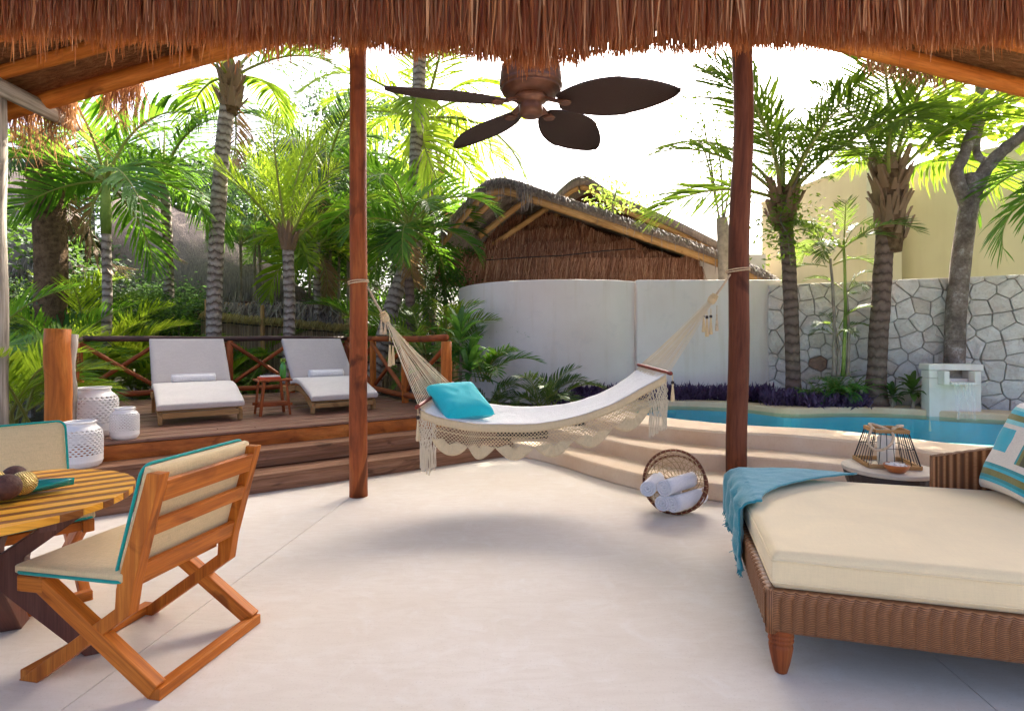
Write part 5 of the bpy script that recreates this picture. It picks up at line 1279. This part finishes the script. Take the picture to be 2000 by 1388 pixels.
def rosette(m_,p,n,L,r=R):
    for i in range(n):
        a=i*2.4+r.random(); e=r.uniform(-.5,.45); d=V((cos(a)*cos(e),sin(a)*cos(e),sin(e))); p0_=V(p)+d*.03; l=L*r.uniform(.7,1.15); w=l*.52
        s=d.cross(V((0,0,1))).normalized(); s=(s+V((0,0,r.gauss(0,.25)))).normalized(); up=s.cross(d)
        m_.add([p0_,p0_+d*l*.35-s*w*.2,p0_+d*l*.72-s*w*.5+up*.02,p0_+d*l-up*.03,p0_+d*l*.72+s*w*.5+up*.02,p0_+d*l*.35+s*w*.2,p0_+d*l*.66-up*.015],[[0,1,6],[1,2,6],[2,3,6],[6,3,4],[6,4,5],[0,6,5]])
m_=MB()
for i in range(34):
    x,y=R.uniform(1800,1880),R.uniform(195,290)
    if (x-1840)**2/45**2+(y-240)**2/50**2<1.2: rosette(m_,W(x,y,Yt+R.uniform(-.3,.5)),6,.24)
for x,y,s,n in ((1960,230,38,11),(1985,270,25,6),(1880,185,40,7),(1940,195,40,8),(1830,180,30,6)):
    for i in range(n): rosette(m_,W(x+R.gauss(0,s*.6),y+R.gauss(0,s*.6),Yt+R.uniform(-.2,.8)),6,.24)
q=m_.build('leaves','broadleaf',tree); q['kind']='stuff'
m_=MB(); cnt=0
for i in range(19500):          # added crown, unseen above the picture, shaped to keep sun off the terrace
    x=R.uniform(-.8,6.4); yv=R.uniform(6.3,17.2); z=R.uniform(5.2,13.8)
    if z<EYE+.60*yv+.15 or z>EYE+.60*yv+2.6: continue
    if noise.noise(V((x*.8,yv*.8,z*.8)))<-.36: continue
    rosette(m_,(x,yv,z),6,.34); cnt+=1
q=m_.build('crown','broadleaf',tree); q['kind']='stuff'
# -- low planting by the wall
def clump(name,label,cat_,px,Y,kind,leaf,n,L,e0,e1,seed,z=None,spread=.1,group=None,az0=None,az1=None):
    p=W(*px,Y); o=thing(name,label,cat_,p,0,group); r=random.Random(seed)
    for i in range(n):
        f=(i+.5)/n; az=i*2.39996+r.gauss(0,.3) if az0 is None else r.uniform(az0,az1); b=V((r.gauss(0,spread),r.gauss(0,spread*.6),0))
        inst('frond',frond_mesh(kind,leaf,r.randrange(4)),o,fmat(b,az,lerp(e0,e1,f)+r.gauss(0,.08),r.gauss(0,.3),L*r.uniform(.75,1.15)))
    return o
clump('feather_palm','low feathery palm in the bed in front of the curved wall','palm',(1066,800),7.55,'lady','lowpalm',15,.78,1.35,.5,31,spread=.07)
clump('feather_palm','smaller feathery palm left of the low one by the hammock pillow','palm',(962,800),7.5,'lady','lowpalm',12,.6,1.3,.5,33,spread=.09)
clump('feather_palm','tall thin dark palm against the left edge of the curved wall','palm',(945,745),7.8,'lady','manila',11,.9,1.35,.75,34,spread=.05)
clump('yellow_shrub','yellow-green croton clump low beside the hammock pillow','shrub',(1000,806),7.2,'fern','yellowbush',14,.32,1.2,.4,35,spread=.08)
clump('fern','bright green fern clump at the foot of the slender palms','fern',(1640,770),7.6,'fern','fern',46,.48,1.35,.15,36,spread=.10)
clump('fern','dark fern tuft against the base of the ringed palm','fern',(1582,775),7.55,'fern','manila',18,.34,1.3,.35,37,spread=.08)
def strap(label,px,Y,stem_h,n,L,w,leaf,seed,name='dracaena'):
    r=random.Random(seed); p=W(*px,Y); o=thing(name,label,'plant',p)
    m_=MB(); m_.tube([p,p+V((.02,0,stem_h*.5)),p+V((0,0,stem_h))],[.025,.02,.016],7); m_.build('stem','bark_pale',o)
    for i in range(n):
        f=i/n; a=i*2.4+r.random(); el=lerp(1.35,-.3,f)+r.gauss(0,.1); b=p+V((0,0,stem_h*(1-.35*f))); l=L*r.uniform(.8,1.15); d=V((cos(a),sin(a),0)); s=V((-sin(a),cos(a),0)); q=b.copy(); Pp=[];k=6
        for j in range(k+1):
            t=j/k; e=el-1.25*t*t; ww=w*sin(pi*min(1,(.12+.88*t)))**.6*.5 if j<k else .001
            Pp+=[q-s*ww+V((0,0,.012)),q,q+s*ww+V((0,0,.012))]; q=q+(d*cos(e)+V((0,0,sin(e))))*l/k
        F_=[[j*3+c,j*3+c+1,j*3+4+c,j*3+3+c] for j in range(k) for c in (0,1)]; mm=MB(); mm.add(Pp,F_); mm.build('leaf',leaf,o,smooth=True)
    return o
strap('glossy strap-leaved dracaena at the end of the deck railing',(898,775),7.6,.90,26,.46,.085,'dracaena',51)
strap('second dracaena with broad drooping leaves below the railing end',(918,790),7.5,.55,20,.5,.10,'dracaena',52)
strap('small dark-leaved plant left of the waterfall block',(1782,800),7.25,.30,22,.22,.07,'lowpalm',53,'leafy_plant')
strap('little dark plant between the stout palm and the waterfall block',(1742,798),7.35,.20,16,.18,.06,'forest',54,'leafy_plant')
# purple spiderwort ground cover
m_=MB()
def spikes(p,n,h):
    for i in range(n):
        a=R.random()*2*pi; e=R.uniform(.4,1.4); d=V((cos(a)*cos(e),sin(a)*cos(e),sin(e))); b=V(p)+V((R.gauss(0,.04),R.gauss(0,.04),R.uniform(0,h))); leafquad(m_,b,d,R.uniform(.09,.17),.034,.3)
for i in range(330):
    x=R.uniform(1120,1700); Yq=8.3 if x<1500 else 7.6; Yq+=R.uniform(-.12,.15)
    if x>1500 and 1585<x<1690: Yq-=.15
    p=V(((x-HX)/F*Yq,Yq,.41)); spikes(p,15,.16 if x<1560 else .12)
for i in range(30): p=V((R.uniform(.5,1.3),R.uniform(7.5,8.2),.37)); spikes(p,12,.14)
o=m_.build('purple_groundcover','purple'); tag(o,'purple spiderwort ground cover along the back rim of the pool','ground cover',kind='stuff')

# -- left-hand garden
palm('tall grey ringed palm trunk beside the left lounger, crown under the roof edge',W(415,690,9.6)*1+V((0,0,-.6)),W(450,150,9.6),.125,.12,'trunk_grey','coco','coco',9,2.4,1.25,.15,61,W(425,420,9.6),1.3,0,.75,.17)
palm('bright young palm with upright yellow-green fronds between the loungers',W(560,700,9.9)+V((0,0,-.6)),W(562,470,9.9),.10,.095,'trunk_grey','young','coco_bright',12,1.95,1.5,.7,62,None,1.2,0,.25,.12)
palm('slim crownshaft palm rising left of the tall grey trunk',W(205,600,8.9)+V((0,0,-1)),W(207,455,8.9),.075,.065,'trunk_grey','manila','manila',12,1.9,1.25,-.25,63,None,1.1,.95)
palm('crownshaft palm standing right of the red log post',W(800,690,9.7)+V((0,0,-.9)),W(798,520,9.7),.085,.075,'trunk_brown','manila','manila',14,1.6,1.3,-.2,64,None,1.1,.80)
palm('tall coconut palm with fronds spreading behind the fan',W(838,640,13.5)+V((0,0,-1.5)),W(826,225,13.5),.17,.15,'trunk_grey','coco','coco_bright',16,3.0,1.25,-.35,65,None,1.2)
palm('bare grey trunk of a very tall palm behind the red post',W(800,640,12)+V((0,0,-1.5)),W(826,-60,12),.15,.13,'trunk_grey','coco','coco',10,2.6,.8,-.3,66,W(812,330,12),1.2)
palm('shaggy stump-like palm at the far left behind the hanging thatch',W(92,600,9.4)+V((0,0,-1)),W(88,310,9.4),.22,.24,'dead_sheath','coco','forest',9,1.6,.9,-.2,67,None,1.0,0,1.2,.28)
palm('leaning ringed trunk behind the hammock knot',W(722,720,9.9)+V((0,0,-.5)),W(815,470,10.6),.15,.13,'trunk_grey','manila','forest',8,1.5,1.2,.1,68,W(768,590,10.2),1.2)
palm('dark feathery palm behind the tall grey trunk',W(330,600,11.5)+V((0,0,-1)),W(320,330,11.5),.10,.09,'trunk_grey','coco','manila',14,2.2,1.2,-.3,69)
palm('far palm with hanging fronds beyond the thatched hut',W(640,600,13.5)+V((0,0,-1)),W(635,330,13.5),.10,.09,'trunk_grey','coco','forest_blue',14,2.4,1.2,-.3,70)
palm('small sunlit palm right of the bright young one',W(617,640,11.5)+V((0,0,-.8)),W(618,475,11.5),.08,.075,'trunk_grey','manila','areca',12,1.5,1.1,-.2,71)
palm('green palm crown half hidden behind the red log post',W(700,640,12.5)+V((0,0,-.8)),W(690,430,12.5),.08,.075,'trunk_grey','manila','manila',12,1.9,1.1,-.2,72)
for i,(x,y0,Y) in enumerate(((470,470,12.5),(497,440,12.4),(505,470,12.6),(645,490,13),(662,500,13.2),(680,480,13),(605,480,13.4))):
    lab=['pale thin bamboo-like stem left of the bright palm','thin pale stem just left of the bright palm','slanting thin stem by the bright palm','thin pale stem right of the sunlit palm','very thin stem left of the red post','thin stem touching the red post','thin stem behind the bright palm trunk'][i]
    palm(lab,W(x+(14 if i==2 else -4),700,Y)+V((0,0,-.9)),W(x,y0,Y),.04,.03,'bark_pale','areca','areca' if i%2 else 'manila',7,1.1,1.2,.0,80+i,None,1.0)
# areca clumps filling the left garden
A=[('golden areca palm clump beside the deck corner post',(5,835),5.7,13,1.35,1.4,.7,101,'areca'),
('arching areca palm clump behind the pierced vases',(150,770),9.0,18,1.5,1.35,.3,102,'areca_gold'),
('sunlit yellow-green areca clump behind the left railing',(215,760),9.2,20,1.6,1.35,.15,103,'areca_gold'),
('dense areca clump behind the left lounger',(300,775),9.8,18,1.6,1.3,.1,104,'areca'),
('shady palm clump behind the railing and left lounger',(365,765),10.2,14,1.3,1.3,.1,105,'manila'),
('dark palm clump at the left picture edge',(-30,760),6.8,10,1.6,1.35,.3,106,'manila'),
('tall dark palm clump behind the golden one',(90,740),8.6,11,1.7,1.4,.4,107,'manila'),
('large arching palm clump below the slim crownshaft palm',(190,720),10,12,1.9,1.4,.35,108,'areca'),
('feathery green clump behind the far hut corner',(270,700),11.4,12,1.7,1.35,.3,109,'manila'),
('low green palm tuft in front of the reed fence',(440,760),10.0,12,.9,1.3,.2,110,'areca'),
('low palm tuft behind the right lounger',(660,765),10.2,12,.9,1.3,.2,111,'manila'),
('bright frond clump right of the hammock knot',(845,690),8.9,10,1.4,1.35,.35,112,'areca'),
('dark palm clump behind the dracaena',(900,720),9.3,14,1.3,1.3,.2,113,'manila'),
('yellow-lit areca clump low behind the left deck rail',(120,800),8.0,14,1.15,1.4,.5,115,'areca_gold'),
('leafy areca clump behind the tall grey trunk foot',(395,740),11.0,14,1.3,1.3,.2,116,'areca'),
('broad arching clump left of the bright young palm',(500,740),11.2,12,1.2,1.3,.2,117,'areca'),
('high arching areca behind the golden clumps',(130,690),10.4,14,1.9,1.35,.3,118,'areca'),
('shaded clump between the red post and leaning trunk',(745,700),11.4,16,1.7,1.3,.2,114,'manila')]
for lab,px,Y,n,L,e0,e1,s,leaf in A:
    clump('areca_palm',lab,'palm',px,Y,'areca',leaf,n,L,e0,e1,s,spread=.16)
clump('bright_shrub','bright yellow-green shrub between the loungers and railing','shrub',(443,770),9.7,'fern','yellowbush',20,.55,1.4,.5,120,spread=.10)
# leafy background trees
CR={}
def crown_mesh(mat,var):
    if (mat,var) in CR: return CR[(mat,var)]
    r=random.Random(var*31+5); m_=MB()
    for c in range(46):
        a=r.random()*2*pi; z=r.uniform(-.9,1); rr=sqrt(1-z*z*.9)*r.uniform(.45,1.0); cc=V((rr*cos(a),rr*sin(a),z*.8))
        for i in range(85):
            d=V((r.gauss(0,1),r.gauss(0,1),r.gauss(0,.8))); p=cc+d*.125; dd=V((r.gauss(0,1),r.gauss(0,1),r.gauss(-.2,.6))).normalized(); s=dd.orthogonal().normalized(); L=r.uniform(.05,.095); w=L*.5
            m_.add([p,p+dd*L*.5-s*w*.5,p+dd*L,p+dd*L*.5+s*w*.5],[[0,1,2,3]])
    me=m_.mesh('crown',mat); CR[(mat,var)]=me; return me
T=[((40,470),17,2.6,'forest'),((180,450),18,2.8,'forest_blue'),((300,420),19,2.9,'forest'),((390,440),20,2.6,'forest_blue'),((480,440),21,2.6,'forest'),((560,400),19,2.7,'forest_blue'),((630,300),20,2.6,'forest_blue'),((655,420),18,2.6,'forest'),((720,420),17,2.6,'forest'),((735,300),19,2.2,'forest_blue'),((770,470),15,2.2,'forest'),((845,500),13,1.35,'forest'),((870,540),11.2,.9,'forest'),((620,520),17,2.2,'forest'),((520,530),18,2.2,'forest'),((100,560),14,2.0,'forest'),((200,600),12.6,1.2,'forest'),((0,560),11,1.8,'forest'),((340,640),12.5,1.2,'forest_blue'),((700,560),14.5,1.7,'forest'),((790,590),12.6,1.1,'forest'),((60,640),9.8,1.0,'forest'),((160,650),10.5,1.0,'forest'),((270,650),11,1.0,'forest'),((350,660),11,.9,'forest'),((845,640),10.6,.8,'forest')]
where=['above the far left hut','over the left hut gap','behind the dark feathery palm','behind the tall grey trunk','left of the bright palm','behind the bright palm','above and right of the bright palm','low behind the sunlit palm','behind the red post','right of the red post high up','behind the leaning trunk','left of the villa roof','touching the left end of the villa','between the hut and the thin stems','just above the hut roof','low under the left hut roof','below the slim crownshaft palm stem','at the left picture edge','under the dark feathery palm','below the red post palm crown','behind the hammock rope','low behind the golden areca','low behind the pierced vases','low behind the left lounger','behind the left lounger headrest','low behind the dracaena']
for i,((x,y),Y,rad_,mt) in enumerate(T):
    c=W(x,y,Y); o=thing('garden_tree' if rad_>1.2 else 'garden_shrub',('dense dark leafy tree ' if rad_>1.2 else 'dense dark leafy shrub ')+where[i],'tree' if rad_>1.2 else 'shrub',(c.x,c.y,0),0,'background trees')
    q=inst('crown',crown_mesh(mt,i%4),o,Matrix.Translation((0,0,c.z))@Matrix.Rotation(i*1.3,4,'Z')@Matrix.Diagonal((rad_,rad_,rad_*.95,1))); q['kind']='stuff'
    m_=MB(); m_.tube([c-V((0,0,c.z+.03)),c-V((0,0,c.z*.4)),c+V((0,0,rad_*.3))],[rad_*.06,rad_*.05,rad_*.02],8); m_.build('trunk','bark',o)
